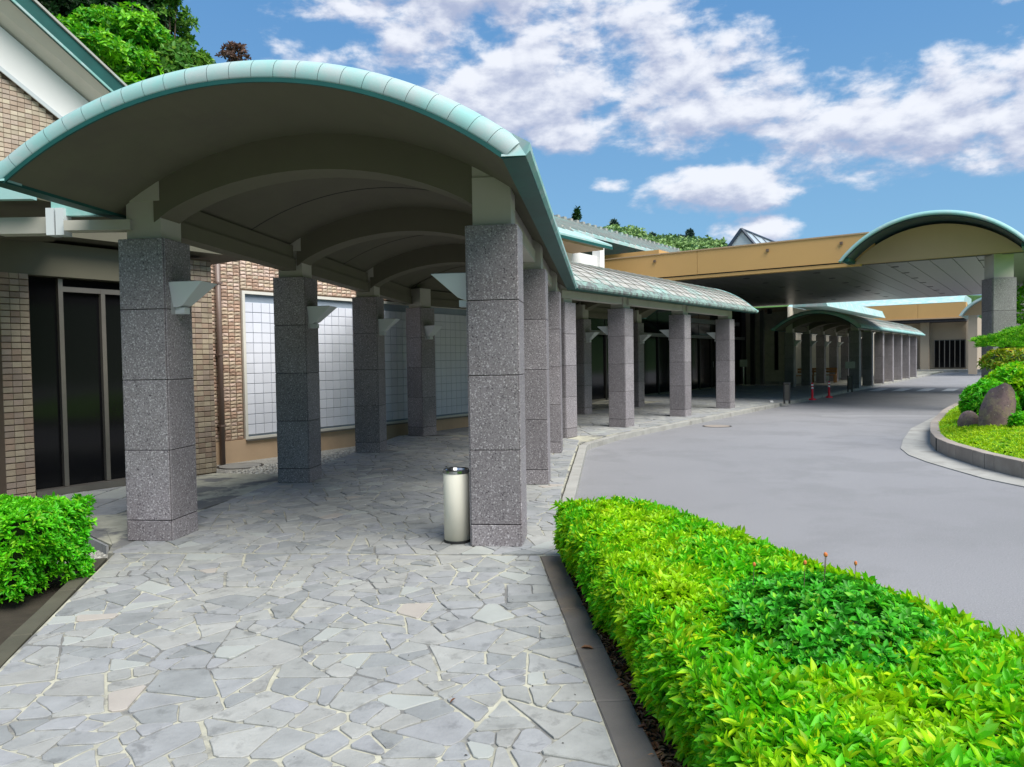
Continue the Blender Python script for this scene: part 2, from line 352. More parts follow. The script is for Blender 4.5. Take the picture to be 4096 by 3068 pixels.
# ---- flagstones: clipped voronoi cells
def clip(poly, nx, ny, d):     # keep nx*x+ny*y <= d
    out = []; n = len(poly)
    for i in range(n):
        a, b = poly[i], poly[(i+1) % n]; da = nx*a[0]+ny*a[1]-d; db = nx*b[0]+ny*b[1]-d
        if da <= 0: out.append(a)
        if da*db < 0:
            t = da/(da-db); out.append((a[0]+(b[0]-a[0])*t, a[1]+(b[1]-a[1])*t))
    return out
def inside(poly, x, y):
    n = len(poly); s_ = [((poly[(i+1) % n][0]-poly[i][0])*(y-poly[i][1])-(poly[(i+1) % n][1]-poly[i][1])*(x-poly[i][0])) for i in range(n)]
    return all(k > 0 for k in s_) or all(k < 0 for k in s_)
def cells(region, dmin, dmax, tries, seed, margin=.004, sq=1.35):
    rg = random.Random(seed); xs = [p[0] for p in region]; ys = [p[1] for p in region]
    pts = []; gridc = {}; cs = dmax
    for _ in range(tries):
        x = rg.uniform(min(xs), max(xs)); y = rg.uniform(min(ys), max(ys)); r_ = rg.uniform(dmin, dmax)
        if not inside(region, x, y): continue
        gx, gy = int(x//cs), int(y//cs); ok = True
        for i in range(gx-1, gx+2):
            for j in range(gy-1, gy+2):
                for (a, b, rb) in gridc.get((i, j), ()):
                    if ((a-x)/sq)**2+(b-y)**2 < (min(r_, rb))**2/sq: ok = False; break
                if not ok: break
            if not ok: break
        if ok: pts.append((x, y, r_)); gridc.setdefault((gx, gy), []).append((x, y, r_))
    res = []; P = np.array([(p[0], p[1]) for p in pts])
    for i, (x, y, _) in enumerate(pts):
        dd = (P[:, 0]-x)**2+(P[:, 1]-y)**2; idx = np.argsort(dd)[1:22]
        poly = list(region)
        for j in idx:
            if dd[j] > 2.2: break
            nx, ny = P[j]-(x, y); L = sqrt(nx*nx+ny*ny); nx /= L; ny /= L
            j = int(j); hsh = random.Random(min(i, j)*7919+max(i, j)).random(); gap = .0025+.0075*hsh**2
            poly = clip(poly, nx, ny, nx*(x+P[j][0])/2+ny*(y+P[j][1])/2-gap)
            if len(poly) < 3: break
        if len(poly) >= 3: res.append(((x, y), poly))
    return res
def parea(p): return abs(sum(p[i][0]*p[(i+1) % len(p)][1]-p[(i+1) % len(p)][0]*p[i][1] for i in range(len(p))))/2
def crazy(region, coarse, mean, seed):
    """irregular flagstones: coarse cells, each cracked again and again by random lines"""
    rg = random.Random(seed); out_ = []
    st_ = [q for _, q in cells(region, coarse*.7, coarse*1.2, 1500, seed)]
    while st_:
        p = st_.pop()
        if len(p) < 3: continue
        A_ = parea(p)
        if A_ < .0025: continue
        n = len(p); cx = sum(q[0] for q in p)/n; cy = sum(q[1] for q in p)/n
        if A_ < mean*math.exp(rg.gauss(.15, .5)): out_.append(((cx, cy), p)); continue
        sxx = sum((q[0]-cx)**2 for q in p); syy = sum((q[1]-cy)**2 for q in p); sxy = sum((q[0]-cx)*(q[1]-cy) for q in p)
        th = .5*atan2(2*sxy, sxx-syy)+rg.gauss(0, .28); nx, ny = cos(th), sin(th)
        L = sqrt(A_); d = nx*(cx+rg.uniform(-.14, .14)*L)+ny*(cy+rg.uniform(-.14, .14)*L); g_ = .0018+.0060*rg.random()**1.6
        st_.append(clip(p, nx, ny, d-g_)); st_.append(clip(p, -nx, -ny, -d-g_))
    return out_
def stone(mb, c, poly, zt, rg):
    n = len(poly); area = sum(poly[i][0]*poly[(i+1) % n][1]-poly[(i+1) % n][0]*poly[i][1] for i in range(n))
    if area < 0: poly = poly[::-1]
    pts = []
    if parea(poly) < .002: return False
    for i in range(n):                      # knock corners off, bend long edges slightly
        a, b = poly[i], poly[(i+1) % n]; L = sqrt((a[0]-b[0])**2+(a[1]-b[1])**2)
        if L < .02: continue
        t = min(.2, .018/L); pts.append((a[0]+(b[0]-a[0])*t, a[1]+(b[1]-a[1])*t))
        if L > .14:
            s1 = (random.Random(round((a[0]+b[0])*977)+round((a[1]+b[1])*613)).random()-.5)*.012
            nx, ny = (b[1]-a[1])/L, -(b[0]-a[0])/L
            pts.append(((a[0]+b[0])/2-nx*abs(s1), (a[1]+b[1])/2-ny*abs(s1)))
        pts.append((b[0]-(b[0]-a[0])*t, b[1]-(b[1]-a[1])*t))
    n = len(pts)
    if n < 3: return False
    cx = sum(p[0] for p in pts)/n; cy = sum(p[1] for p in pts)/n
    tl = rg.uniform(-.009, .009); tm = rg.uniform(-.009, .009)
    top = []
    for p in pts:
        dx, dy = cx-p[0], cy-p[1]; L = sqrt(dx*dx+dy*dy)+1e-6
        top.append((p[0]+dx/L*.003, p[1]+dy/L*.003, zt+(p[0]-cx)*tl+(p[1]-cy)*tm))
    low = [(p[0], p[1], zt-.003) for p in pts]; bot = [(p[0], p[1], -.012) for p in pts]
    mb.add(top+low+bot, [tuple(range(n))]+[(n+i, n+(i+1) % n, (i+1) % n, i) for i in range(n)]+[(2*n+i, 2*n+(i+1) % n, n+(i+1) % n, n+i) for i in range(n)])
    return True
FL = ['flag%d' % i for i in range(8)]
def pick(rg, dist_dark=0):
    k = rg.random()
    return 'flagpink' if k < .018 else 'flagpale' if k < .07 else rg.choice(FL)
def paving(name, regions, base_poly, seed, nparts):
    b = MB(); b.prism(base_poly, -.15, -.0045)
    st = struct(name, b, 'grout'); rg = random.Random(seed); allc = []
    for (reg, coarse, mean) in regions: allc += crazy(reg, coarse, mean, seed+len(allc))
    allc.sort(key=lambda c: c[0][0]**2+c[0][1]**2)
    rest = {}
    k = 0
    for c, poly in allc:
        mt = pick(rg)
        vis = c[1] > 2.1 and abs(c[0]) < .75*c[1]+.4
        if k < nparts and vis:
            mb = MB()
            if stone(mb, c, poly, rg.uniform(0, .0055), rg): link('paving_stone', mb.mesh('paving_stone', (c[0], c[1], 0)), mt, st, (c[0], c[1], 0)); k += 1
        else: stone(rest.setdefault(mt, MB()), c, poly, rg.uniform(0, .0055), rg)
    # remaining stones: one joined object with several materials
    if rest:
        tot = MB(); mi = []
        for i, (mt, mb) in enumerate(rest.items()): mi += [i]*len(mb.f); tot.add(mb.v, mb.f)
        me = tot.mesh('paving_stones')
        for mt in rest: me.materials.append(M[mt])
        me.polygons.foreach_set('material_index', mi)
        o = bpy.data.objects.new('paving_stones', me); COL.objects.link(o); o.parent = st; o['kind'] = 'stuff'
    return st
open_q = [(-3.20, 5.98), (-2.60, 3.82), (-1.25, -.8), (.52, -.8), (.375, 2.71), (.185, 5.70)]
paving('path', [([(-3.2, 5.97), (-2.60, 3.82), (-1.9, 1.35), (.44, 1.35), (.375, 2.71), (.185, 5.69)], .5, .026)],
       [(-3.22, 5.99), (-2.62, 3.82), (-1.25, -.8), (.525, -.8), (.38, 2.71), (.19, 5.715)], 11, 300)
# covered walk floor (frame A strip), then the frame B strip under the farther canopies
fa = lambda u, v: tuple(fw('A', u, v))[:2]
fb = lambda u, v: tuple(fw('B', u, v))[:2]
covA = [(-3.28, 6.0), (.40, 5.70), fa(-.46, 8.2), fa(-.42, 13.4), fb(-6.98, 12.9), fb(-9.2, 12.6), fb(-10.7, 11.0), fa(-4.12, 14.9), fa(-4.12, 7.35), (-4.6, 7.5), (-4.7, 7.1), (-3.75, 6.85), (-3.4, 6.3)]
regA = [([(-3.26, 6.01), (.39, 5.72), fa(-.47, 8.3), fa(-.47, 10.5), fa(-4.11, 10.5), fa(-4.11, 6.9)], .55, .032),
        ([fa(-4.11, 10.52), fa(-.47, 10.52), fa(-.43, 13.9), fa(-.8, 14.3), fa(-4.11, 14.8)], .55, .04)]
paving('covered_path', regA, covA, 23, 300)
covB = [fb(-7.0, 12.93), fb(-7.0, 75), fb(-13.4, 75), fb(-13.4, 19.4), fb(-10.72, 19.0), fb(-10.72, 11.03), fb(-9.2, 12.63)]
regB = [([fb(-7.02, 12.95), fb(-7.02, 24), fb(-10.7, 24), fb(-10.7, 11.2)], .7, .07),
        ([fb(-7.02, 24.02), fb(-7.02, 38), fb(-13.2, 38), fb(-13.2, 24.02)], 1.0, .25)]
paving('far_covered_path', regB, covB, 37, 0)
# raised slab step beside the entrance and its paving
st = struct('entrance_step', MB().prism([(-4.62, 7.48), (-3.42, 6.32), (-3.42, 7.3), fa(-4.14, 8.0), fa(-4.14, 9.75), fb(-9.50, 6.05), fb(-9.50, 3.4), (-6.6, 7.2)], -.15, -.012), 'grout')
rg = random.Random(3)
for (a, b) in [((-6.3, 7.1), (-5.3, 7.62)), ((-5.28, 7.05), (-4.66, 7.52))]: pass
for i in range(6):
    for j in range(4):
        p = [(-6.55+i*.42, 7.45+j*.52+i*.0), (-6.15+i*.42, 7.45+j*.52), (-6.15+i*.42, 7.95+j*.52), (-6.55+i*.42, 7.95+j*.52)]
        q = p
        for (nx, ny, d) in ():
            q = clip(q, nx, ny, d)
        # keep slabs between the step edge and the door wall
        e1 = (-4.62, 7.48); e0 = (-6.6, 7.2)
        n_ = Vector((-(e1[1]-e0[1]), e1[0]-e0[0])).normalized(); q = clip(q, -n_.x, -n_.y, -(n_.x*e1[0]+n_.y*e1[1])-.02)
        U = (cos(R(35.5)), -sin(R(35.5))); q = clip(q, -U[0], -U[1], 9.42) if q else q
        V = (sin(R(6.83)), cos(R(6.83))); Ua = (cos(R(6.83)), -sin(R(6.83)))
        q = clip(q, Ua[0], Ua[1], -4.16) if q else q
        e2 = Vector((-4.22, 10.38)); e3 = Vector((-2.95, 10.17)); n3 = Vector((-(e3-e2).y, (e3-e2).x)).normalized(); n3 = n3 if n3.y > 0 else -n3
        q = clip(q, n3.x, n3.y, n3.dot(e2)-.02) if q else q
        if len(q) < 3: continue
        mb = MB()
        if stone(mb, (0, 0), q, .001, rg): link('step_slab', mb.mesh('step_slab'), rg.choice(['flagpale', 'flag1', 'flag3']), st)
for k, (a, b) in enumerate([((-4.64, 7.46), (-4.06, 6.93)), ((-4.03, 6.90), (-3.45, 6.33))]):
    mb = MB(); d = (Vector(b)-Vector(a)).normalized(); n_ = Vector((-d.y, d.x))*-1
    mb.prism([a, b, (b[0]+n_.x*.02, b[1]+n_.y*.02), (a[0]+n_.x*.02, a[1]+n_.y*.02)], -.13, -.02)
    link('riser_slab', mb.mesh('riser_slab'), 'flag1', st)

# ---- kerbs
def kerb_run(name, pts, w, z0, z1, mt, seg=1.0, gap=.008, basemat='joint', jit=.0):
    """row of kerb stones along a polyline; each stone is an object"""
    P = [Vector(p) for p in pts]; base = MB(); n = len(P)
    nor = []; e6 = .006 if w > 0 else -.006
    for i in range(n):
        d = (P[min(i+1, n-1)]-P[max(i-1, 0)]).normalized(); nor.append(Vector((d.y, -d.x)))
    for i in range(n-1):
        base.prism([tuple(P[i]+nor[i]*e6), tuple(P[i+1]+nor[i+1]*e6), tuple(P[i+1]+nor[i+1]*(w-e6)), tuple(P[i]+nor[i]*(w-e6))], z0, z1-.006)
    st = struct(name, base, basemat)
    L = [0]
    for i in range(n-1): L.append(L[-1]+(P[i+1]-P[i]).length)
    def at(s_):
        for i in range(n-1):
            if s_ <= L[i+1] or i == n-2:
                t = (s_-L[i])/(L[i+1]-L[i]); return P[i].lerp(P[i+1], t), (nor[i].lerp(nor[i+1], t)).normalized()
    k = max(1, round(L[-1]/seg)); s_ = L[-1]/k
    for j in range(k):
        q = []; sub = 3 if seg > .3 else 2
        A = [at(j*s_+gap/2+(s_-gap)*t/(sub-1)) for t in range(sub)]
        b = .006; zz = z1+random.uniform(-jit, jit)
        outer = [tuple(a+n_*0) for a, n_ in A]; inner = [tuple(a+n_*w) for a, n_ in A]
        poly = outer+inner[::-1]; m_ = len(poly)
        ar = sum(poly[i][0]*poly[(i+1) % m_][1]-poly[(i+1) % m_][0]*poly[i][1] for i in range(m_))
        if ar < 0: poly = poly[::-1]
        cx = sum(p[0] for p in poly)/m_; cy = sum(p[1] for p in poly)/m_
        ins = []
        for p in poly:
            v = Vector((cx-p[0], cy-p[1])); v = v.normalized()*b*1.4; ins.append((p[0]+v.x, p[1]+v.y))
        mb = MB(); mb.add([(p[0], p[1], z0) for p in poly]+[(p[0], p[1], zz-b) for p in poly]+[(p[0], p[1], zz) for p in ins],
                          [(i, (i+1) % m_, m_+(i+1) % m_, m_+i) for i in range(m_)]+[(m_+i, m_+(i+1) % m_, 2*m_+(i+1) % m_, 2*m_+i) for i in range(m_)]+[tuple(range(2*m_, 3*m_))])
        link('kerb_stone', mb.mesh('kerb_stone', (cx, cy, 0)), mt, st, (cx, cy, 0))
    return st
kerb_run('path_edging', [(.195, 5.67), (.38, 2.71), (.455, 1.5), (.50, .8)][::-1], .150, -.06, .004, 'kerbstone', .62)
kerb_run('left_path_edging', [(-1.26, -.8), (-2.66, 3.82), (-3.27, 5.97)][::-1], .11, -.1, -.03, 'olive', .9)
ka = [fa(-.44, 5.9), fa(-.44, 8.2), fa(-.40, 13.2), fb(-6.93, 13.1), fb(-6.96, 14.2), fb(-6.97, 24), fb(-6.97, 62)]
kerb_run('road_kerb', ka, .13, -.12, .002, 'concrete', .75)
for (x, y, lb) in ((4.71, 17.25, 'road'), ):
    t = Thing('manhole_cover', 'round dark iron manhole cover set in the road near the four farther columns', 'manhole cover', 'W', x, y, -.10)
    t.part('rim', MB().lathe([(.33, -.1), (.33, -.094), (.30, -.094), (.30, -.1)], x, y, 24), 'aludark')
    t.part('lid', MB().lathe([(.29, -.1), (.29, -.092), (.1, -.09)], x, y, 24), 'kerbbrown')
x, y = -4.35, 11.9
t = Thing('manhole_cover', 'round grey manhole cover in the gravel by the drainpipe', 'manhole cover', 'W', x, y, -.12)
t.part('rim', MB().lathe([(.36, -.12), (.36, -.112), (.33, -.112), (.33, -.12)], x, y, 24), 'aludark')
t.part('lid', MB().lathe([(.32, -.12), (.32, -.110), (.1, -.108)], x, y, 24), 'concrete')

# ------------------------------------------------------------------ granite pillars
H = 2.58
slab_w = bevelled_box(.396, .02, .594, .003); slab_w.materials.append(M['granite'])
base_w = bevelled_box(.396, .02, .172, .003); base_w.materials.append(M['granite'])
capm = None
def make_pillar():
    t = Thing('granite_pillar', '', 'pillar')
    t.part('pillar_core', MB().box(-.200, .200, -.200, .200, 0, H-.008), 'joint')
    for i, (dx, dy, rz) in enumerate([(0, -.201, 0), (.201, 0, pi/2), (0, .201, 0), (-.201, 0, pi/2)]):
        t.inst('granite_slab', base_w, (dx, dy, .089), rot=(0, 0, rz))
        for k in range(4): t.inst('granite_slab', slab_w, (dx, dy, .18+.3+k*.6), rot=(0, 0, rz))
    cp = MB().box(-.155, .155, -.155, .155, H-.006, H+.385); t.part('capital', cp, 'cream')
    return t.e
PROTO = make_pillar(); used = False
def pillar(fr, u, v, label, group, z=0):
    global used
    if not used: o = PROTO; used = True
    else: o = copy_tree(PROTO)
    o.location = fw(fr, u, v, z); o.rotation_euler = (0, 0, -FRAMES[fr]); o['label'] = label; o['group'] = group
    return o
UR, ULc = -.86, -3.86
gA = 'granite pillars under the near arched canopy'
pillar('A', UR, 6.14, 'nearest granite pillar on the road side, beside the cream ash bin', gA)
pillar('A', ULc, 6.17, 'nearest granite pillar on the left, beside the dark entrance doors', gA)
pillar('A', UR, 9.14, 'granite pillar second in the road side row, just behind the ash bin pillar', gA)
pillar('A', ULc, 9.20, 'dark granite pillar second on the left side, in front of the glass block window', gA)
pillar('A', UR, 12.14, 'granite pillar third in the road side row, where the canopy starts to bend', gA)
pillar('A', ULc, 12.20, 'dark granite pillar third on the left side, in front of the glass block window', gA)
gB = 'granite pillars under the second arched canopy'
RB = [12.33, 14.80, 18.07, 21.36]; LB = [11.35, 14.5, 17.8, 21.1]
lr = ['pale sided granite pillar at the bend, first of the road side row of the tiled canopy', 'granite pillar second in the road side row of the tiled canopy',
      'granite pillar third in the road side row of the tiled canopy', 'last granite pillar of the tiled canopy, at its far tip']
ll = ['granite pillar at the bend on the wall side, farthest of the three before the glass block window', 'shaded granite pillar on the wall side of the tiled canopy, hidden behind the nearest one',
      'shaded granite pillar on the wall side, seen beside the brick corner and pipe', 'shaded granite pillar on the wall side, by the first dark glass door']
for v, l in zip(RB, lr): pillar('B', -7.61, v, l, gB)
for v, l in zip(LB, ll): pillar('B', -10.36, v, l, gB)
gC = 'granite pillars under the distant arched canopy'
ords = ['first', 'second', 'third', 'fourth', 'fifth', 'sixth', 'seventh']
for i in range(7):
    pillar('B', -7.03, 36.5+2.98*i, '%s granite pillar from the near end on the road side of the distant canopy' % ords[i], gC)
    pillar('B', -9.87, 36.5+2.98*i, '%s granite pillar from the near end on the wall side of the distant canopy' % ords[i], gC)

# ---- wall lamps (sconces) on the pillars
def make_lamp():
    t = Thing('wall_lamp', '', 'wall lamp')      # projects along +u from the pillar face at u=0
    w = .13
    sh = MB(); prof = [(0.0, .0), (.04, .0), (.09, .02), (.30, .21), (0.0, .21)]
    n = len(prof)
    sh.extr([(p[0], p[1]) for p in prof], lambda p, k: (p[0], (-w if k == 0 else w)*(1 if p[1] > .1 else .55), p[1]))
    t.part('lamp_shade', sh, 'lampwhite')
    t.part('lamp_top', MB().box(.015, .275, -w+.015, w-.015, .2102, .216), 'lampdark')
    t.part('lamp_stem', MB().box(0, .085, -.045, .045, -.055, -.001), 'lampwhite')
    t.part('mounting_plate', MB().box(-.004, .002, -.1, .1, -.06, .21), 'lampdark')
    return t.e
LP = make_lamp(); lamp_used = False
def lamp(fr, u, v, side, label, group='wall lamps on the granite pillars', z=2.0):
    global lamp_used
    if lamp_used: o = copy_tree(LP)
    else: o = LP; lamp_used = True
    o.location = fw(fr, u, v, z); o.rotation_euler = (0, 0, -FRAMES[fr]+(0 if side > 0 else pi)); o['label'] = label; o['group'] = group
lamp('A', ULc+.213, 6.14, 1, 'pale wedge shaped lamp on the nearest left pillar')
lamp('A', UR-.213, 6.14, -1, 'pale wedge shaped lamp on the pillar with the ash bin')
lamp('A', ULc+.213, 9.16, 1, 'wedge shaped lamp in silhouette on the second left pillar')
lamp('A', ULc+.213, 12.16, 1, 'wedge shaped lamp in silhouette on the third left pillar')
lamp('B', -10.36+.213, 11.35, 1, 'small wedge shaped lamp on the left pillar at the bend')
lamp('A', UR-.213, 9.14, -1, 'wedge shaped lamp on the second road side pillar')
lamp('A', UR-.213, 12.14, -1, 'wedge shaped lamp on the third road side pillar')
for i, v in enumerate(LB[1:]): lamp('B', -10.36+.213, v, 1, 'shaded wedge shaped lamp, %s wall side pillar of tiled canopy' % ['second', 'third', 'fourth'][i])
for i, v in enumerate(RB): lamp('B', -7.61-.213, v, -1, 'wedge shaped lamp, inner face of %s road side pillar, tiled canopy' % ords[i])
for i in range(5): lamp('B', -9.87+.213, 36.5+2.98*i, 1, 'tiny dark lamp on the %s wall side pillar of the distant canopy' % ords[i], 'small lamps under the distant canopy')

# ------------------------------------------------------------------ barrel canopies
RA, ZC, HO = 2.96, .43, 1.76
def zs(o, r_=RA): return ZC+sqrt(max(r_*r_-o*o, 0))
def canopy(name, label, fr, uc, v0, v1, m0=0.0, m1=0.0, pv=(), rim0=False, rim1=False, tiles=0, tile_parts=0, beams=True, tile=(.42, .2), eavemat='copper3', topmat='rooftile', hp=1.5, eave=2.8, crown=3.39, lift=.15):
    """v0/v1: ends on the centre line, m0/m1: mitre slopes dv/do"""
    rise = crown-eave; RA = (HO*HO+rise*rise)/(2*rise); ZC = crown-RA
    if lift == .15: RB_ = RA+.15; ZB = ZC
    else:
        h2 = crown+lift-(eave+.06); RB_ = (1.9*1.9+h2*h2)/(2*h2); ZB = crown+lift-RB_
    zs = lambda o, r_=None: (ZC+sqrt(max(RA*RA-o*o, 0))) if r_ is None else (ZB+sqrt(max(r_*r_-o*o, 0)))
    ve = lambda o, k: (v0+m0*o) if k == 0 else (v1+m1*o)
    P = lambda o, z, k, dv=0: (uc+o, ve(o, k)+dv, z)
    t = Thing(name, label, 'canopy', fr, uc, (v0+v1)/2, 0)
    N = 28; os_ = [HO*(-1+2*i/N) for i in range(N+1)]
    # soffit sheet with thickness
    sf = MB(); prof = [(o, zs(o)) for o in os_]+[(o*1.0, zs(o)+.03) for o in os_[::-1]]
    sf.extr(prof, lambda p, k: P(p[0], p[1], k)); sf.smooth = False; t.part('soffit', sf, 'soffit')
    pj = sorted(pv); mids = [(pj[i]+pj[i+1])/2+.3 for i in range(len(pj)-1)]
    for v in mids:
        mb = MB(); prof = [(o, zs(o)-.004) for o in os_[2:-2]]+[(o, zs(o)+.004) for o in os_[2:-2][::-1]]
        mb.extr(prof, lambda p, k: (uc+p[0], v-.006 if k == 0 else v+.006, p[1])); t.part('soffit_joint', mb, 'joint')
    # outer shell
    HO2 = 1.90; o2 = [HO2*(-1+2*i/N) for i in range(N+1)]
    shell = MB(); prof = [(o, zs(o, RB_)) for o in o2]+[(o*.985, zs(o*.985, RB_-.05)) for o in o2[::-1]]
    shell.extr(prof, lambda p, k: P(p[0], p[1], k, (.14 if rim0 else 0) if k == 0 else (-.14 if rim1 else 0)))
    t.part('roof_shell', shell, topmat if not rim0 else 'copper')
    # eaves: flat green underside lip, rounded nose on both sides
    for s_ in (-1, 1):
        lip = MB(); a = HO-.015; b = 1.895
        prof = [(a*s_, zs(HO)-.012), (b*s_, zs(HO)-.005), (b*s_, zs(HO)+.02), (a*s_, zs(HO)+.02)]
        lip.extr(prof if s_ > 0 else prof[::-1], lambda p, k: P(p[0], p[1], k)); t.part('eave_edge', lip, 'copper_dark')
        # nose panels along the eave
        Lr = abs(v1-v0); n = max(1, round(Lr/.9)); o0_ = .15/Lr if rim0 else 0; o1_ = .15/Lr if rim1 else 0
        for j in range(n):
            fl = MB(); zt = zs(1.86, RB_)
            prof = [(1.898*s_, zs(HO)+.0), (1.925*s_, zs(HO)+.03), (1.925*s_, zs(HO)+.075), (1.895*s_, zs(1.89, RB_)+.012), (1.84*s_, zs(1.84, RB_)+.02), (1.79*s_, zs(1.79, RB_)+.024), (1.77*s_, zs(1.77, RB_)+.026), (1.77*s_, zs(1.77, RB_)-.01), (1.88*s_, zs(HO)+.04)]
            def fn(p, k, j=j):
                a0 = P(p[0], p[1], 0); a1 = P(p[0], p[1], 1); g_ = .004/Lr
                tt = j/n+g_ if k == 0 else (j+1)/n-g_; tt = o0_+(1-o0_-o1_)*tt
                return (a0[0], a0[1]+(a1[1]-a0[1])*tt, p[1])
            fl.extr(prof if s_ > 0 else prof[::-1], fn); t.part('eave_panel', fl, eavemat)
        for k, on in ((0, rim0), (1, rim1)):
            if not on: continue
            sg = -1 if k == 0 else 1; mb = MB()
            prof = [(1.74*s_, zs(HO)), (1.90*s_, zs(HO)), (1.927*s_, zs(HO)+.03), (1.927*s_, zs(HO)+.078), (1.897*s_, zs(1.89, RB_)+.014), (1.80*s_, zs(1.80, RB_)+.012), (1.74*s_, zs(1.74, RB_)-.03)]
            def fn(p, kk, k=k, sg=sg):
                o = p[0]; a = ve(o, k)+sg*(.012 if p[1] < zs(HO)+.1 else -.07); return (uc+o, a if kk == 0 else ve(o, k)-sg*.155, p[1])
            mb.extr(prof, fn); t.part('corner_cap', mb, 'copper_rim')
    # end rims made of short folded panels
    for k, on in ((0, rim0), (1, rim1)):
        if not on: continue
        sgn = -1 if k == 0 else 1; n = 25; amax = math.asin(1.765/RA)
        pr = [(.0, .0), (.008, .02), (.012, .045), (.010, .07), (.002, .095), (-.014, .118), (-.04, .14), (-.08, .158), (-.13, .168), (-.20, .172), (-.20, .14), (-.02, .02)]; pr = [(-a_, b_) for a_, b_ in pr]
        for j in range(n):
            a0 = -amax+2*amax*j/n+.0005; a1 = -amax+2*amax*(j+1)/n-.0005; mb = MB()
            segs = 3; vs = []; np_ = len(pr)
            for s_ in range(segs+1):
                a = a0+(a1-a0)*s_/segs
                for (dv, dr) in pr:
                    k_ = dr/.15; a2 = a*math.asin(min(1, 1.87/RB_))/math.asin(1.765/RA)
                    vs.append((uc+RA*sin(a)*(1-k_)+RB_*sin(a2)*k_, ve(RA*sin(a), k)-sgn*dv, (ZC+RA*cos(a))*(1-k_)+(ZB+RB_*cos(a2))*k_))
            fs = []
            for s_ in range(segs):
                for i in range(np_):
                    i2 = (i+1) % np_; q = (s_*np_+i, (s_+1)*np_+i, (s_+1)*np_+i2, s_*np_+i2); fs.append(q if sgn < 0 else q[::-1])
            mb.add(vs, fs)
            if j in (0, n-1):
                q = vs[:np_] if j == 0 else vs[segs*np_:]; mb.add(q, [tuple(range(np_))])
            mb.smooth = True; t.part('rim_panel', mb, 'copper_rim')
        mb = MB(); vs = []; fs = []; n = 40; dk = math.asin(HO/RA)
        for j in range(n+1):
            a = -dk+2*dk*j/n
            for (dv, dr) in ((.012, -.018), (-.004, -.018), (-.004, .012), (.012, .012)):
                r_ = RA+dr; vs.append((uc+r_*sin(a), ve(RA*sin(a), k)-sgn*dv, ZC+r_*cos(a)))
        for j in range(n):
            for i in range(4):
                i2 = (i+1) % 4; q = (j*4+i, (j+1)*4+i, (j+1)*4+i2, j*4+i2); fs.append(q if sgn < 0 else q[::-1])
        mb.add(vs, fs); t.part('rim_drip_edge', mb, 'copper_dark')
    # arched cross beams at every pillar pair
    if beams:
        for v in pv:
            mb = MB(); n = 20; HB = hp-.10; prof = []
            for i in range(n+1):
                o = -HB+2*HB*i/n; prof.append((o, 2.72+(crown-3.01)*(1-(o/HB)**2)**.85))
            prof += [(o_, zs(o_)+.005) for o_ in [HB-2*HB*i/n for i in range(n+1)]]
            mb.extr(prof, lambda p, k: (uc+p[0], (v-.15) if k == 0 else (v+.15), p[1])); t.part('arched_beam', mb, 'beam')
    for v in pv:
        for s_ in (-1, 1):
            mb = MB(); q = [(hp-.156)*s_, hp*s_, (hp+.156)*s_]; prof = [(q[0], 2.9), (q[2], 2.9)]+[(o_, zs(o_)+.012) for o_ in q[::-1]]
            mb.extr(prof if s_ > 0 else prof[::-1], lambda p, k: (uc+p[0], v-.156 if k == 0 else v+.156, p[1])); t.part('bearing_block', mb, 'cream')
    # long beams over the pillars, one per bay
    pv = list(pv)
    for s_ in (-1, 1):
        ends = [ve(1.5*s_, 0)+.02]+pv+[ve(1.5*s_, 1)-.02]
        for i in range(len(ends)-1):
            a, b = ends[i], ends[i+1]
            if i == 0 and rim0: continue
            if i == len(ends)-2 and rim1: continue
            a2 = a+(.157 if i > 0 else 0); b2 = b-(.157 if i < len(ends)-2 else 0)
            if b2-a2 < .1: continue
            mb = MB(); c = uc+hp*s_; mb.box(c-.09, c+.09, a2, b2, 2.66, 2.80); mb.box(c-.06, c+.06, a2, b2, 2.80, min(2.97, zs(hp+.06)+.03)); t.part('long_beam', mb, 'cream' if s_ > 0 else 'beam')  # wall side beams take the colour with shade painted in
    # overlapping roof tiles
    if tiles:
        rg = random.Random(5); thick = .012; tw, tl = tile; me_cache = {}
        amax = math.asin(1.78/RB_); rows = int(2*amax*RB_/tl); cells_ = []
        for r_i in range(rows):
            a0 = -amax+2*amax*r_i/rows; a1 = -amax+2*amax*(r_i+1)/rows
            if a0 >= 0: lo, hi = a1, a0       # lo = lower edge toward the eave
            else: lo, hi = a0, a1
            om = RB_*sin((a0+a1)/2); s0 = ve(om, 0)+.02; s1 = ve(om, 1)-.02-(.13 if rim1 else 0)+0
            if rim0: s0 += .13
            nt = int((s1-s0)/tw); off = rg.random()*.5*tw if 1 else 0
            for c in range(nt+1):
                va = s0+c*tw-off; vb = min(va+tw-.006, s1); va = max(va, s0)
                if vb-va < .05: continue
                cells_.append((r_i, lo, hi, va, vb))
        cells_.sort(key=lambda c: (fw(fr, uc+RB_*sin(c[1]), c[3]).length) if c[1] > -.15 else 1e3+c[3])
        rest = MB(); restmi = []
        mats = ['rooftile', 'rooftile2', 'rooftile3']
        for i, (r_i, lo, hi, va, vb) in enumerate(cells_):
            e_ = (lo-hi)*.12; vs = []
            for (a, rr_) in ((lo+e_, RB_+.017+rg.uniform(0, .003)), (hi, RB_+.004)):
                for v_ in (va, vb):
                    for d_ in (0, -.012): vs.append((uc+(rr_+d_)*sin(a), v_, ZB+(rr_+d_+(.020 if v_ == va else 0))*cos(a)))
            fs = [(0, 2, 6, 4), (1, 5, 7, 3), (0, 1, 3, 2), (4, 6, 7, 5), (0, 4, 5, 1), (2, 3, 7, 6)]
            if lo < hi: fs = [q[::-1] for q in fs]
            k = rg.randrange(3)
            if i < tile_parts: t.part('roof_tile', MB().add(vs, fs), mats[k])
            else: rest.add(vs, fs); restmi += [k]*6
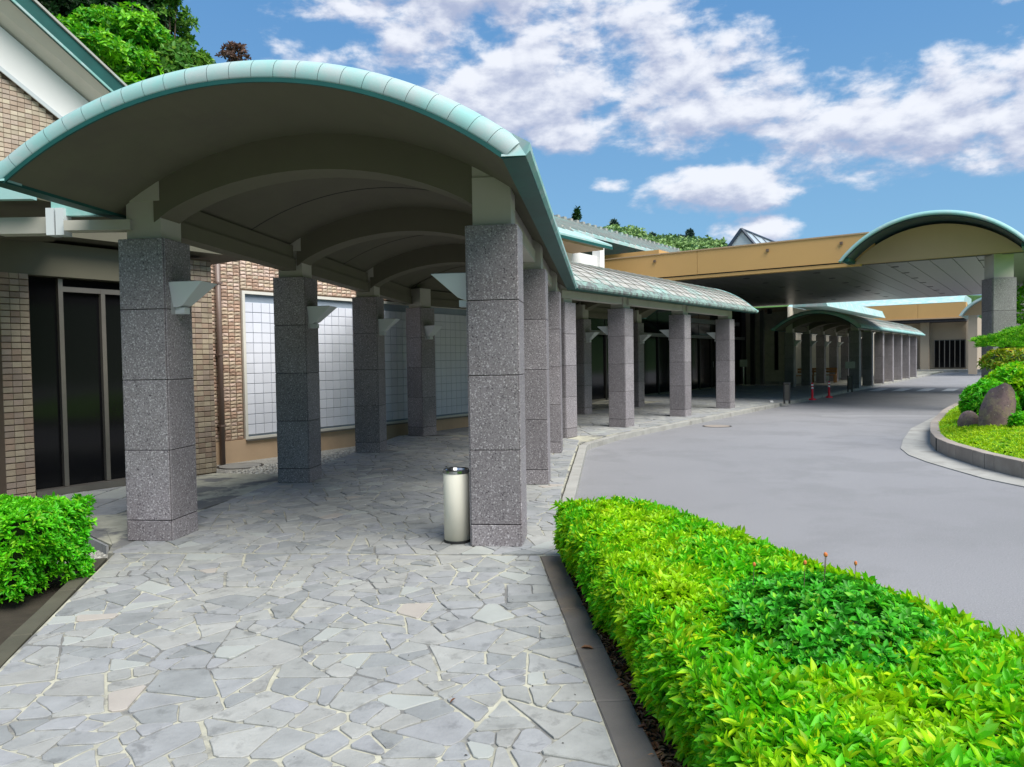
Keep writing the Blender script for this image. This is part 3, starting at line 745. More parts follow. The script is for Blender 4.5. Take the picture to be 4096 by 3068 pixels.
        if rest.v:
            o = t.part('roof_tiles', rest, None, kind='stuff')
            for mm in mats: o.data.materials.append(M[mm])
            o.data.polygons.foreach_set('material_index', restmi)
    return t
canopy('near_canopy', 'near arched canopy with pale green copper rim and cream arched beams', 'A', -2.36, 4.8, 14.568, 0, -.2555,
       pv=[6.155, 9.17, 12.17], rim0=True, tiles=0, eavemat='copper2')
canopy('tiled_canopy', 'arched canopy with grey green copper tiles between the near canopy and the entrance', 'B', -9.0, 11.65, 22.75, .2555, 0,
       pv=[14.65, 17.93, 21.23], rim1=True, tiles=1, tile_parts=290, lift=.26)
canopy('distant_canopy', 'distant arched canopy with dark front and pale green roof beyond the entrance', 'B', -8.45, 35.2, 56.2, 0, 0, hp=1.42, eave=2.66, crown=3.36,
       pv=[36.5+2.98*i for i in range(7)], rim0=True, rim1=True, tiles=1, tile_parts=0, tile=(.6, .3), eavemat='copper2', topmat='copper')

# ------------------------------------------------------------------ brick walls
def brick_face(t, parent, ucoord, rects, bw, bh, gap, mats, nparts, split, seed, mask=None, sortkey=None, depth=.02, gv=None):
    gv = gap if gv is None else gv
    """bricks on the plane u=const facing +u; rects = [(v0,v1,z0,z1)]"""
    rg = random.Random(seed); items = []
    for (v0, v1, z0, z1) in rects:
        nr = int(round((z1-z0)/bh)); nc = int(math.ceil((v1-v0)/bw))
        for r_ in range(nr):
            for c in range(nc):
                a, b = v0+c*bw, min(v0+(c+1)*bw, v1)
                if b-a < bw*.3: continue
                zz = z0+r_*bh
                if mask and not mask((a+b)/2, zz+bh/2): continue
                items.append((a+gv/2, b-gv/2, zz+gap/2, zz+bh-gap/2))
    if sortkey: items.sort(key=sortkey)
    variants = []
    for mname in mats:
        for k in range(2 if split else 1):
            w2, h2 = (bw-gv)/2, (bh-gap)/2; mb = MB(); j = (lambda: rg.uniform(-.35, .45)*depth) if split else (lambda: 0)
            pr = [(-w2, -h2), (w2, -h2), (w2, h2), (-w2, h2)]
            fr_ = [(depth+j(), a*.93, b*.88) for a, b in pr]; mid = depth*(1.5 if split else 1.0)
            vs = [(0, a, b) for a, b in pr]+[(depth*.7, a, b) for a, b in pr]+fr_+[(mid, rg.uniform(-.3, .3)*w2, rg.uniform(-.4, .4)*h2)]
            fs = [(i, (i+1) % 4, 4+(i+1) % 4, 4+i) for i in range(4)]+[(4+i, 4+(i+1) % 4, 8+(i+1) % 4, 8+i) for i in range(4)]
            fs += [(8+i, 8+(i+1) % 4, 12) for i in range(4)] if split else [(8, 9, 10, 11)]
            if not split: vs = vs[:12]
            mb.add(vs, fs); me = mb.mesh('brick'); me.materials.append(M[mname]); variants.append((me, mb, mats.index(mname)))
    rest = MB(); mi = []
    for i, (a, b, c, d) in enumerate(items):
        me, mb, k = variants[rg.randrange(len(variants))]; pr = rg.uniform(0, .004)
        loc = (ucoord+pr, (a+b)/2, (c+d)/2)
        if i < nparts:
            o = t.inst('brick', me, loc); o.parent = parent
            if (b-a) < (bw-gv)*.99: o.scale = (1, (b-a)/(bw-gv), 1)
        else:
            sc = (b-a)/(bw-gv); rest.add([(p[0]+loc[0], p[1]*sc+loc[1], p[2]+loc[2]) for p in mb.v], mb.f); mi += [k]*len(mb.f)
    if rest.v:
        o = t.part('bricks', rest, None, parent=parent, kind='stuff')
        for mm in mats: o.data.materials.append(M[mm])
        o.data.polygons.foreach_set('material_index', mi)

# long brick building with the glass block window (frame B, wall plane u=-10.95)
T = Thing('brick_building', 'long brick building with a tall white glass block window behind the left pillars', 'building', 'B', -10.95, 13)
WU = -10.95; W0, W1, WZ0, WZ1 = 7.65, 16.65, .28, 2.68
wl = MB(); wl.box(WU-.3, WU, 5.6, W0, -.15, 3.45); wl.box(WU-.3, WU, W1, 18.95, -.15, 3.45); wl.box(WU-.3, WU, W0, W1, WZ1, 3.45); wl.box(WU-.3, WU, W0, W1, -.15, WZ0)
wl.box(WU-2.1, WU-.3, 18.65, 18.95, -.15, 3.45)
wall = T.part('wall', wl, 'mortar')
SP = ['split%d' % i for i in range(5)]
brick_face(T, wall, WU, [(5.95, W0-.06, .25, 3.435), (W0-.06, W1+.06, WZ1+.08, 3.408), (W1+.06, 18.92, .25, 3.435)], .116, .059, .010, SP, 300, True, 4,
           sortkey=lambda i: (0 if (6.85 < i[0] < 7.7 and i[2] < 3.15) else 1, i[0]), depth=.016)
T.part('plinth', MB().box(WU-.0, WU+.035, 5.7, 18.95, -.14, .245), 'plinth')
wf = MB(); a, b, c, d = W0, W1, WZ0, WZ1
wf.box(WU-.02, WU+.045, a-.05, a, c-.04, d+.05); wf.box(WU-.02, WU+.045, b, b+.05, c-.04, d+.05)
wf.box(WU-.02, WU+.045, a, b, d, d+.05); wf.box(WU-.02, WU+.045, a, b, c-.04, c)
win = T.part('window', wf, 'whiteframe', label='tall white glass block window')
T.part('block_backing', MB().box(WU-.2, WU-.012, a, b, c, d), 'blockjoint', parent=win)
bs_ = .172; gme = bevelled_box(.02, bs_-.009, bs_-.009, .004, 'glass_block'); gme.materials.append(M['block'])
blocks = [(a+bs_*(i+.5), c+bs_*(j+.5)+.0) for i in range(int((b-a)/bs_)) for j in range(13)]
blocks.sort(key=lambda q: q[0]); restb = MB()
for i, (v_, z_) in enumerate(blocks):
    if z_ > d: continue
    if i < 300: T.inst('glass_block', gme, (WU-.002, v_, z_+.03), parent=win)
    else: restb.box(WU-.012, WU+.008, v_-.0815, v_+.0815, z_-.0515, z_+.1115)
T.part('glass_blocks', restb, 'block', parent=win, kind='stuff')
T.part('window_sill', MB().box(WU-.0, WU+.07, a-.05, b+.05, c-.07, c-.042), 'alu', parent=win)
# upper storey set back, roof with ribs
T.part('upper_wall', MB().box(-12.6, -12.3, 9.5, 22.3, 3.525, 4.93), 'white')
T.part('corner_post', MB().box(-12.5, -12.2, 22.31, 22.6, 3.525, 5.3), 'white')
T.part('inner_roof_deck', MB().box(-13.9, -10.93, 5, 23.7, 3.455, 3.52), 'concrete')
T.part('eave_box', MB().box(-12.3, -11.2, 11.1, 20.7, 4.86, 4.93), 'gable')
rf = MB(); prof = [(-10.95, 4.90), (-10.95, 5.00), (-15.2, 6.86), (-15.2, 6.7)]
rf.extr(prof, lambda p, k: (p[0], 11.0 if k == 0 else 20.8, p[1]))
roof = T.part('roof', rf, 'copper')
rf = MB(); rf.extr([(-12.6, 5.62), (-12.6, 5.72), (-15.2, 6.86), (-15.2, 6.7)], lambda p, k: (p[0], 20.81 if k == 0 else 36.5, p[1])); T.part('roof_extension', rf, 'copper', parent=roof)
rf = MB().box(-11.0, -10.93, 11.0, 20.8, 4.86, 4.94); T.part('roof_gutter', rf, 'copper_dark', parent=roof)
for k in range(53):
    v_ = 11.2+k*.475; mb = MB(); mb.extr([(-12.0 if v_ < 20.6 else -12.65, 5.455 if v_ < 20.6 else 5.74), (-12.0 if v_ < 20.6 else -12.65, 5.52 if v_ < 20.6 else 5.80), (-15.2, 6.93), (-15.2, 6.85)], lambda p, q: (p[0], v_-.03 if q == 0 else v_+.03, p[1]))
    T.part('roof_rib', mb, 'rooftile' if k % 2 else 'rooftile3', parent=roof)
    if v_ < 20.6: T.part('snow_guard', MB().box(-12.25, -12.1, v_-.04, v_+.04, 5.46, 5.62), 'rooftile2', parent=roof)
    T.part('ridge_cap', MB().box(-15.35, -15.15, v_-.09, v_+.09, 6.86, 7.0), 'rooftile3', parent=roof)
T.part('roof_back', MB().extr([(-15.2, 6.86), (-15.2, 6.7), (-20, 4.9), (-20, 5.0)], lambda p, k: (p[0], 11.0 if k == 0 else 36.5, p[1])), 'copper', parent=roof)
# drain pipe
t = Thing('drainpipe', 'brown metal drainpipe on the brick wall left of the glass block window', 'drainpipe', 'B', WU+.09, 7.13, -.1)
mb = MB().tube([(WU+.085, 7.13, -.12), (WU+.085, 7.13, 4.0)], .042, 14); mb.smooth = True; t.part('pipe', mb, 'pipe')
for z_ in (.5, 1.65, 2.8): t.part('pipe_bracket', MB().box(WU+.02, WU+.135, 7.08, 7.18, z_, z_+.03), 'pipe')
t = Thing('drainpipe', 'brown pipe at the far brick corner seen between the pillars', 'drainpipe', 'B', WU+.09, 18.7, -.1)
mb = MB().tube([(WU+.085, 18.8, 0), (WU+.085, 18.8, 3.0)], .045, 12); mb.smooth = True; t.part('pipe', mb, 'pipe')
t.part('pipe_bracket', MB().box(WU+.02, WU+.135, 18.74, 18.86, 1.6, 1.63), 'pipe')

# near entrance building (wall plane u=-9.46)
EU = -9.46
T = Thing('entrance_building', 'near tiled building with dark glass sliding doors behind the left pillar', 'building', 'B', EU, 4.8)
wl = MB(); wl.box(EU-.35, EU, 3.5, 3.80, -.15, 2.56); wl.box(EU-1.6, EU, 5.74, 6.10, -.15, 2.95); wl.box(EU-1.6, EU-1.2, 2.5, 3.5, -.15, 2.9)
wall = T.part('wall', wl, 'mortar')
TL = ['tile%d' % i for i in range(4)]; DT = ['dtile%d' % i for i in range(4)]
brick_face(T, wall, EU, [(3.5, 3.80, 0.0, 2.56), (5.74, 6.10, 0.0, 2.9)], .098, .0715, .011, DT, 300, False, 8, depth=.012, gv=.003)
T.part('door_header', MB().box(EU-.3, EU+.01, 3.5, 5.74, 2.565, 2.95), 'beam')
dr = T.part('door', MB().box(EU-.16, EU-.13, 3.802, 5.738, .03, 2.55), 'dglass')
for v_ in (4.17, 4.66, 5.25): T.part('door_frame', MB().box(EU-.129, EU-.07, v_-.025, v_+.025, .08, 2.45 if v_ != 4.17 else 2.55), 'alu', parent=dr)
T.part('door_rail', MB().box(EU-.129, EU-.075, 4.196, 5.225, 2.40, 2.46), 'alu', parent=dr)
T.part('door_sill', MB().box(EU-.13, EU+.02, 3.802, 5.738, -.03, .075), 'alu', parent=dr)
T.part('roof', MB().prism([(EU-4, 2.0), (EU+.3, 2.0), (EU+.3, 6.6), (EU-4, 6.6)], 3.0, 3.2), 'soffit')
# side canopy between the near canopy and the doors
t = Thing('side_canopy', 'low side canopy with turquoise copper edge and cream beam left of the nearest left pillar', 'canopy', 'W', -4.6, 6.6, 2.6)
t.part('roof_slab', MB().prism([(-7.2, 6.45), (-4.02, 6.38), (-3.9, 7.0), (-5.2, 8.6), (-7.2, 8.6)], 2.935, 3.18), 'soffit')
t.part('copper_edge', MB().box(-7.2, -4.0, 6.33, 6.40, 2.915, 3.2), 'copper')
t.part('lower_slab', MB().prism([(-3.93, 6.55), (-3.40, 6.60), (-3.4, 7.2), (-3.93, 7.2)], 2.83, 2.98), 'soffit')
t.part('copper_edge', MB().box(-3.93, -3.40, 6.48, 6.55, 2.80, 3.02), 'copper2')
t.part('beam', MB().box(-4.45, -3.97, 6.52, 6.66, 2.66, 2.80), 'cream')
t.part('beam', MB().box(-3.78, -3.22, 6.40, 6.54, 2.66, 2.745), 'cream')
for x0 in (-3.955, -3.872): t.part('gutter_outlet', MB().box(x0, x0+.068, 6.44, 6.56, 2.63, 2.86), 'lampwhite')
# gabled wing set back at upper left (wall plane u=-12.5)
GU = -12.5
T = Thing('gabled_building', 'tall tiled gable with white frieze and dark green sloping eave at the upper left', 'building', 'B', GU, 3.5)
zt = lambda v_: 5.86-.63*(v_-4.744)
wl = MB(); prof = [(-1.0, -.15), (8.0, -.15), (8.0, zt(8.0)+.62), (-1.0, zt(-1.0)+.62)]
wl.extr(prof, lambda p, k: (GU if k else GU-.3, p[0], p[1])); wall = T.part('wall', wl, 'mortar')
brick_face(T, wall, GU, [(2.6, 6.8, 3.6, 7.05)], .098, .0715, .010, TL, 300, False, 9, gv=.004, mask=lambda a, b: b < zt(a)-.045, depth=.012,
           sortkey=lambda i: 0 if (4.6 < i[0] < 5.75 and i[2] > 4.25) else 1)
wf = MB(); wf.extr([(-1, zt(-1)), (8, zt(8)), (8, zt(8)+.62), (-1, zt(-1)+.62)], lambda p, k: (GU+.06 if k else GU+.001, p[0], p[1])); T.part('frieze', wf, 'white')
wf = MB(); wf.extr([(-1, zt(-1)-.05), (8, zt(8)-.05), (8, zt(8)+.02), (-1, zt(-1)+.02)], lambda p, k: (GU+.085 if k else GU+.061, p[0], p[1])); T.part('trim', wf, 'lampwhite')
zf = lambda v_: 6.715-.66*(v_-4.704)
wf = MB(); wf.extr([(-1, 0), (8, 0), (8, .05), (-1, .05)], lambda p, k: (-12.02 if k else GU-.1, p[0], p[1]+(zf(p[0])+.03 if k else zt(p[0])+.63))); T.part('soffit', wf, 'whiteframe')
fa_ = MB(); fa_.extr([(-1, zf(-1)), (8, zf(8)), (8, zf(8)+.27), (-1, zf(-1)+.27)], lambda p, k: (-11.96 if k else -12.01, p[0], p[1])); rfe = T.part('fascia', fa_, 'copper_dark')
fa_ = MB(); fa_.extr([(-1, zf(-1)-.01), (8, zf(8)-.01), (8, zf(8)+.03), (-1, zf(-1)+.03)], lambda p, k: (-11.94 if k else -11.959, p[0], p[1])); T.part('drip_edge', fa_, 'copper2', parent=rfe)
rf = MB(); rf.extr([(-1, zf(-1)+.28), (8, zf(8)+.28), (8, zf(8)+.32), (-1, zf(-1)+.32)], lambda p, k: (-11.93 if k else -22, p[0], p[1])); T.part('roof', rf, 'rooftile2')

# ------------------------------------------------------------------ porte cochere
T = Thing('entrance_porch', 'large flat entrance porch with orange fascia and a copper arched end over the road', 'porch', 'B', -7, 31)
PV = 23.8; z0, z1 = 4.23, 5.0
edges = [-13.9, -9.4, -4.05]
for i in range(2): T.part('fascia_panel', MB().box(edges[i]+.006, edges[i+1]-.006, PV, PV+.12, z0, z1), 'orange')
T.part('fascia_lip', MB().box(-13.9, -4.45, PV+.03, PV+.3, z0-.13, z0-.035), 'orange')
T.part('fascia_shadow_gap', MB().box(-13.9, -4.45, PV+.06, PV+.3, z0-.035, z0), 'joint')
T.part('fascia_cap', MB().box(-13.9, -4.2, PV-.03, PV+.3, z1, z1+.04), 'gable')
for u_ in (-10.9, -7.1, -4.95): T.part('drain_spout', MB().box(u_-.04, u_+.04, PV-.06, PV, z1-.25, z1-.17), 'mortar')
T.part('roof_slab', MB().box(-13.9, -.5, PV+.3, 40, z0-.08, z0-.02), 'gable')
T.part('roof_deck', MB().box(-13.9, -4.6, PV+.3, 40, z0-.02, z1-.1), 'concrete')
# ceiling strips
for i in range(24):
    u_ = -13.9+i*.56; T.part('ceiling_strip', MB().box(u_+.008, u_+.552, PV+.31, 40, z0-.11, z0-.081), 'darksoffit')
for i in range(6):
    for j in range(7):
        u_ = -12.7+i*2.24; v_ = 25.2+j*2.1; T.part('downlight', MB().lathe([(.11, z0-.118), (.11, z0-.109)], u_, v_, 12), 'black')
# barrel vault end
vc, vr, vh, vz = -2.55, 1.95, 1.20, 4.20
def varc(hw, h, zb, n=24):
    Rr = (hw*hw+h*h)/(2*h); am = math.asin(hw/Rr)
    return [(vc+Rr*sin(-am+2*am*i/n), zb+h-Rr+Rr*cos(-am+2*am*i/n)) for i in range(n+1)]
ga = varc(2.08, .93, 4.13); mb = MB(); mb.extr([(p[0], p[1]) for p in ga][::-1], lambda p, k: (p[0], PV-.03 if k == 0 else PV-.003, p[1])); T.part('gable_wall', mb, 'gable')
o1 = varc(2.17, 1.02, 4.17); i1 = varc(2.12, .97, 4.17)
mb = MB(); mb.extr(o1[::-1]+i1, lambda p, k: (p[0], PV-.95 if k == 0 else 40.2, p[1])); vault = T.part('vault', mb, 'navy')
o2 = varc(2.24, 1.10, 4.15); i2 = varc(2.175, 1.03, 4.15)
mb = MB(); mb.extr(o2[::-1]+i2, lambda p, k: (p[0], PV-1.03 if k == 0 else 40.3, p[1])); T.part('vault_copper', mb, 'copper', parent=vault)
rA = varc(2.165, 1.02, 4.14, 40); rB = varc(2.25, 1.11, 4.14, 40); rC = varc(2.30, 1.155, 4.14, 40); rD = varc(2.30, 1.16, 4.14, 40)
rings = [(rA, PV-1.06), (rA, PV-1.10), (rB, PV-1.07), (rC, PV-.95), (rD, PV-.6)]
vs = [(p[0], v_, p[1]) for r_, v_ in rings for p in r_]; fs = [(j*41+i, j*41+i+1, (j+1)*41+i+1, (j+1)*41+i) for j in range(4) for i in range(40)]
mb = MB().add(vs, fs); mb.smooth = True; T.part('vault_rim', mb, 'copper_rim', parent=vault)
mb = MB(); mb.extr([(vc-2.2, 4.14), (vc-2.02, 4.14), (vc-2.02, 4.24), (vc-2.2, 4.24)], lambda p, k: (p[0], PV-.95 if k == 0 else PV+.25, p[1])); T.part('gutter', mb, 'copper_dark', parent=vault)
mb = MB(); mb.extr([(vc+2.02, 4.14), (vc+2.2, 4.14), (vc+2.2, 4.24), (vc+2.02, 4.24)], lambda p, k: (p[0], PV-.95 if k == 0 else PV+.25, p[1])); T.part('gutter', mb, 'copper_dark', parent=vault)
# big porch columns
def bigcol(u_, v_, label):
    t = Thing('porch_column', label, 'column', 'A', 0, 0, 0, 'tall granite columns of the entrance porch')
    t.part('column_core', MB().box(-.29, .29, -.29, .29, -.1, 3.5), 'joint')
    for k, (dx, dy, rz) in enumerate([(0, -.291, 0), (.291, 0, pi/2), (0, .291, 0), (-.291, 0, pi/2)]):
        for j in range(4): t.inst('granite_slab', big_b if j == 0 else big_s, (dx, dy, [.38, 1.30, 2.18, 3.06][j]), rot=(0, 0, rz))
    t.part('capital', MB().box(-.25, .25, -.25, .25, 3.5, 4.14), 'cream')
    t.e.location = fw('B', u_, v_, 0); return t
big_s = bevelled_box(.565, .03, .872, .004); big_s.materials.append(M['granite'])
big_b = bevelled_box(.565, .03, .952, .004); big_b.materials.append(M['granite'])
bigcol(-1.07, 24.35, 'tall granite column at the near corner of the entrance porch behind the pine')
bigcol(-1.07, 38.6, 'tall granite column at the far corner of the entrance porch')
# skylight
t = Thing('skylight', 'small glazed gable skylight with dark frame on the porch roof', 'skylight', 'B', -8.87, 26.5, 5.0)
s0, s1, sa = -9.62, -8.02, 5.98
for v_ in (26.5,):
    t.part('glass', MB().extr([(s0, 5.05), (s1, 5.05), ((s0+s1)/2, sa)], lambda p, k: (p[0], 26.55 if k == 0 else 33.0, p[1])), 'skyglass')
    for (a, b) in (((s0, 5.0), ((s0+s1)/2, sa)), ((s1, 5.0), ((s0+s1)/2, sa))):
        for vv in (26.5, 33.0): t.part('frame_bar', MB().tube([(a[0], vv, a[1]), (b[0], vv, b[1]+.03)], .06, 6), 'navy')
    t.part('ridge_bar', MB().tube([((s0+s1)/2, 26.5, sa+.03), ((s0+s1)/2, 33, sa+.03)], .04, 6), 'navy')
    t.part('glazing_bar', MB().tube([(-8.55, 26.5, 5.05), (-8.35, 26.5, 5.45)], .03, 6), 'copper_dark')
    for k in range(5): t.part('glazing_bar', MB().tube([((s0+s1)/2, 27.6+k*1.2, sa+.02), (s1, 27.6+k*1.2, 5.05)], .02, 5), 'navy')
# orange upper box behind the fascia
t = Thing('roof_parapet', 'pale orange rounded parapet box above the left end of the orange fascia', 'parapet', 'B', -12.8, 25)
t.part('parapet_wall', MB().box(-14.6, -11.3, 25.0, 26.4, 4.4, 5.36), 'orange')

# ------------------------------------------------------------------ main entrance glazing (plane u=-13)
T = Thing('glass_entrance', 'dark glazed entrance front with steel transom under the porch', 'entrance', 'B', -13, 30)
DU = -13.0
T.part('back_wall', MB().box(DU-.4, DU-.1, 18.6, 40, -.1, 4.12), 'joint')
T.part('transom', MB().box(DU-.05, DU+.06, 19.5, 39.3, 2.36, 2.50), 'alu')
T.part('upper_rail', MB().box(DU-.05, DU+.03, 30, 38.6, 3.05, 3.25), 'darksoffit')
for i in range(13):
    v_ = 19.6+i*1.5
    T.part('glass_panel', MB().box(DU-.06, DU-.03, v_+.03, v_+1.47, .06, 2.35), 'dglass')
    T.part('upper_pane', MB().box(DU-.06, DU-.03, v_+.03, v_+1.47, 2.51, 4.1), 'dglass')
    T.part('mullion', MB().box(DU-.07, DU+.03, v_-.03, v_+.03, 0, 2.355), 'aludark')
    T.part('sill', MB().box(DU-.06, DU+.03, v_+.05, v_+1.40, 0, .055), 'alu')
    if i in (4, 8, 10): T.part('handle', MB().box(DU-.02, DU+.05, v_+.1, v_+.16, 1.0, 1.28), 'steel')
t = Thing('sign_stand', 'small white notice on a thin stand by the glass entrance', 'sign', 'B', -12.2, 38.4)
x_, y_ = -12.55, 37.9
t.part('pole', MB().tube([(x_, y_, 0), (x_, y_, 1.0)], .018, 8), 'steel'); t.part('foot', MB().lathe([(.16, 0), (.16, .02), (.02, .03)], x_, y_, 16), 'steel')
t.part('sign_board', MB().box(x_-.19, x_+.19, y_-.03, y_-.01, .98, 1.34), 'white')
# inner wing with stippled beige wall
T = Thing('stippled_wing', 'stippled beige wing with a narrow slot window beside the glass entrance', 'building', 'B', -12, 45)
T.part('wall', MB().box(-19, -10.95, 40.05, 66, -.1, 4.05), 'beige')
T.part('plinth', MB().box(-12.1, -10.93, 40.0, 40.05, 0, .16), 'concrete')
w_ = T.part('slot_window', MB().box(-11.62, -11.42, 40.02, 40.06, .75, 2.9), 'aludark'); T.part('pane', MB().box(-11.58, -11.46, 40.015, 40.02, .8, 2.85), 'dglass', parent=w_)
T.part('frieze', MB().box(-12.28, -10.94, 39.99, 40.045, 3.80, 4.045), 'tile1')
T.part('alarm_lamp', MB().lathe([(.12, 3.70), (.12, 3.95)], -11.8, 39.85, 10), 'black')
T.part('eave_roof', MB().extr([(-10.95, 4.06), (-9.2, 4.02), (-9.4, 4.5), (-10.95, 4.6)], lambda p, k: (p[0], 41.0 if k == 0 else 58, p[1])), 'copper')
T.part('corner_post', MB().box(-12.3, -12.12, 39.8, 39.98, 0, 3.9), 'darksoffit')
T.part('corner_post', MB().box(-12.75, -12.55, 39.6, 39.8, 0, 3.9), 'aludark')

# ------------------------------------------------------------------ far building
T = Thing('far_building', 'far low building with orange fascia, tan panels and dark tall windows', 'building', 'B', -9, 74)
FV = 74
fk = FV/62.0; zz = lambda z_: (z_-1.5)*fk+1.5
T.part('wall', MB().box(-20, -4.9, FV, FV+8, 0, zz(4.1)), 'panel')
for (a, b) in ((-20, -12.6), (-12.6, -8.9), (-8.9, -5.4)): T.part('fascia_panel', MB().box(a+.01, b-.01, FV-2.2, FV-.9, zz(4.15)-.25, zz(5.0)), 'orange')
T.part('fascia_lip', MB().box(-20, -5.4, FV-2.3, FV-2.2, zz(4.15)-.3, zz(4.15)-.2), 'gable')
T.part('roof', MB().extr([(-2.2, zz(5.02)), (0, zz(5.6)), (6, zz(5.6)), (6, zz(5.0))], lambda p, k: (-20 if k == 0 else -5.6, FV+p[0], p[1])), 'copper')
T.part('soffit', MB().box(-20, -5.4, FV-2.2, FV, zz(3.95)-.3, zz(4.15)-.26), 'joint')
for (a, b) in ((-12.55, -9.2), (-7.9, -5.6)):
    a_, b_ = a, b
    w_ = T.part('window', MB().box(a_, b_, FV-.06, FV-.01, .25, zz(2.45)), 'aludark')
    n = 6 if a > -9 else 8
    for k in range(n):
        x0 = a_+(b_-a_)*k/n+.04; x1 = a_+(b_-a_)*(k+1)/n-.04
        T.part('pane', MB().box(x0, x1, FV-.08, FV-.062, .3, zz(2.45)-.08), 'dglass', parent=w_)
    for k in range(n+1):
        x0 = a_+(b_-a_)*k/n; T.part('mullion', MB().box(x0-.03, x0+.03, FV-.12, FV-.062, .25, zz(2.45)), 'alu', parent=w_)
for u_ in (-13.0, -8.55, -5.15): T.part('column', MB().box(u_-.33, u_+.33, FV-.9, FV-.3, 0, zz(3.8)), 'panel')
T.part('step', MB().box(-14, -4, FV-2.4, FV, -.1, .12), 'concrete')
T.part('skylight', MB().box(-12.2, -9.0, FV-1.4, FV-.7, zz(5.03), zz(5.2)), 'skyglass')
# second distant arch roof at right
t = Thing('far_arch_roof', 'distant arched copper roof end half hidden behind the tall granite column', 'roof', 'B', -2.6, 60)
def arc2(c_, hw, h, zb, n=20):
    Rr = (hw*hw+h*h)/(2*h); am = math.asin(hw/Rr); return [(c_+Rr*sin(-am+2*am*i/n), zb+h-Rr+Rr*cos(-am+2*am*i/n)) for i in range(n+1)]
mb = MB(); mb.extr(arc2(-2.6, 2.35, 1.4, 4.05)[::-1]+arc2(-2.6, 2.2, 1.27, 4.05), lambda p, k: (p[0], 60 if k == 0 else 72, p[1])); t.part('roof_shell', mb, 'copper')
mb = MB(); mb.extr(arc2(-2.6, 2.15, 1.2, 4.1)[::-1], lambda p, k: (p[0], 61 if k == 0 else 61.2, p[1])); t.part('gable_wall', mb, 'gable')
for u_ in (-4.2, -1.0): t.part('column', MB().box(u_-.25, u_+.25, 61.0, 61.5, 0, 4.1), 'panel')

# ------------------------------------------------------------------ small things on the paving
t = Thing('ash_bin', 'cream cylindrical ash bin with polished steel top beside the nearest road side pillar', 'ash bin', 'W', -.475, 6.22)
x, y = -.475, 6.20
mb = MB().lathe([(.108, .02), (.108, .57), (.105, .575)], x, y, 40); mb.smooth = False; b_ = t.part('bin_body', mb, 'canwhite')
t.part('bin_foot', MB().lathe([(.112, 0), (.112, .022), (.10, .024)], x, y, 40), 'black')
t.part('ash_tray', MB().lathe([(.109, .573), (.114, .58), (.114, .598), (.106, .606), (.094, .60), (.085, .582), (.02, .578)], x, y, 40), 'steel')
for p in b_.data.polygons: p.use_smooth = abs(p.normal.z) < .5
def bollard(x, y, label):
    t = Thing('lane_post', label, 'post', 'W', x, y, 0, 'red plastic lane posts at the kerb')
    t.part('post_base', MB().lathe([(.12, 0), (.11, .04), (.05, .06)], x, y, 20), 'red')
    t.part('post_tube', MB().lathe([(.036, .05), (.032, .56), (.025, .58)], x, y, 16), 'red')
    for z_ in (.38, .48): t.part('reflective_band', MB().lathe([(.038, z_), (.038, z_+.05)], x, y, 16), 'white')
bollard(10.08, 25.16, 'nearer red lane post with white bands at the kerb')
bollard(11.15, 26.36, 'farther red lane post with white bands at the kerb')
def stand(x, y, label, sign):
    t = Thing('barrier_stand', label, 'stand', 'W', x, y, 0)
    for dx in (-.08, .08): t.part('leg', MB().tube([(x+dx, y, 0), (x+dx, y, .62)], .03, 8), 'black')
    t.part('panel', MB().box(x-.07, x+.07, y-.02, y+.02, .1, .6), 'aludark')
    t.part('cap', MB().box(x-.11, x+.11, y-.03, y+.03, .62, .66), 'black')
    if sign:
        t.part('pole', MB().tube([(x, y, .66), (x, y, 1.0)], .02, 6), 'black'); t.part('sign_board', MB().box(x-.2, x+.2, y-.02, y+.0, .95, 1.22), 'darksoffit')
stand(8.59, 23.43, 'low black stand with two legs left of the red lane posts', False)
stand(13.55, 30.05, 'black stand carrying a small grey sign in front of the distant canopy', True)
t = MB().box(-.05, .05, -.05, .05, 0, .05); o = link('floor_marker', t.mesh('floor_marker'), 'white'); o.location = (8.386, 24.257, 0); tag(o, 'tiny white block lying on the dark paving before the entrance', 'marker')
def bench(x, y, label, w=.9):
    t = Thing('wooden_bench', label, 'bench', 'B', 0, 0, 0, 'orange brown wooden benches under the distant canopy')
    t.e.location = (x, y, 0)
    for k in range(4): t.part('seat_slat', MB().box(-w/2, w/2, -.2+k*.1, -.11+k*.1, .4, .44), 'wood')
    for k in range(2): t.part('back_slat', MB().box(-w/2, w/2, .22, .25, .55+k*.14, .66+k*.14), 'wood')
    for dx in (-w/2+.06, w/2-.06):
        t.part('leg', MB().box(dx-.04, dx+.04, -.18, -.12, 0, .4), 'wood'); t.part('leg', MB().box(dx-.04, dx+.04, .2, .26, 0, .8), 'wood')
bench(15.3, 40.3, 'left orange brown bench under the distant canopy')
bench(17.0, 40.9, 'right orange brown bench under the distant canopy', 1.3)
for (x, y, lb) in ((30.6, 60.4, 'left dark chair outside the far building'), (31.9, 60.0, 'right dark chair outside the far building')):
    t = Thing('outdoor_chair', lb, 'chair', 'W', x, y, 0, 'dark chairs outside the far building')
    t.part('seat', MB().box(x-.35, x+.35, y-.3, y+.3, .38, .48), 'black'); t.part('backrest', MB().box(x-.35, x+.35, y+.25, y+.33, .48, 1.05), 'black')
    for dx in (-.3, .3):
        for dy in (-.25, .27): t.part('leg', MB().box(x+dx-.03, x+dx+.03, y+dy-.03, y+dy+.03, 0, .38), 'black')

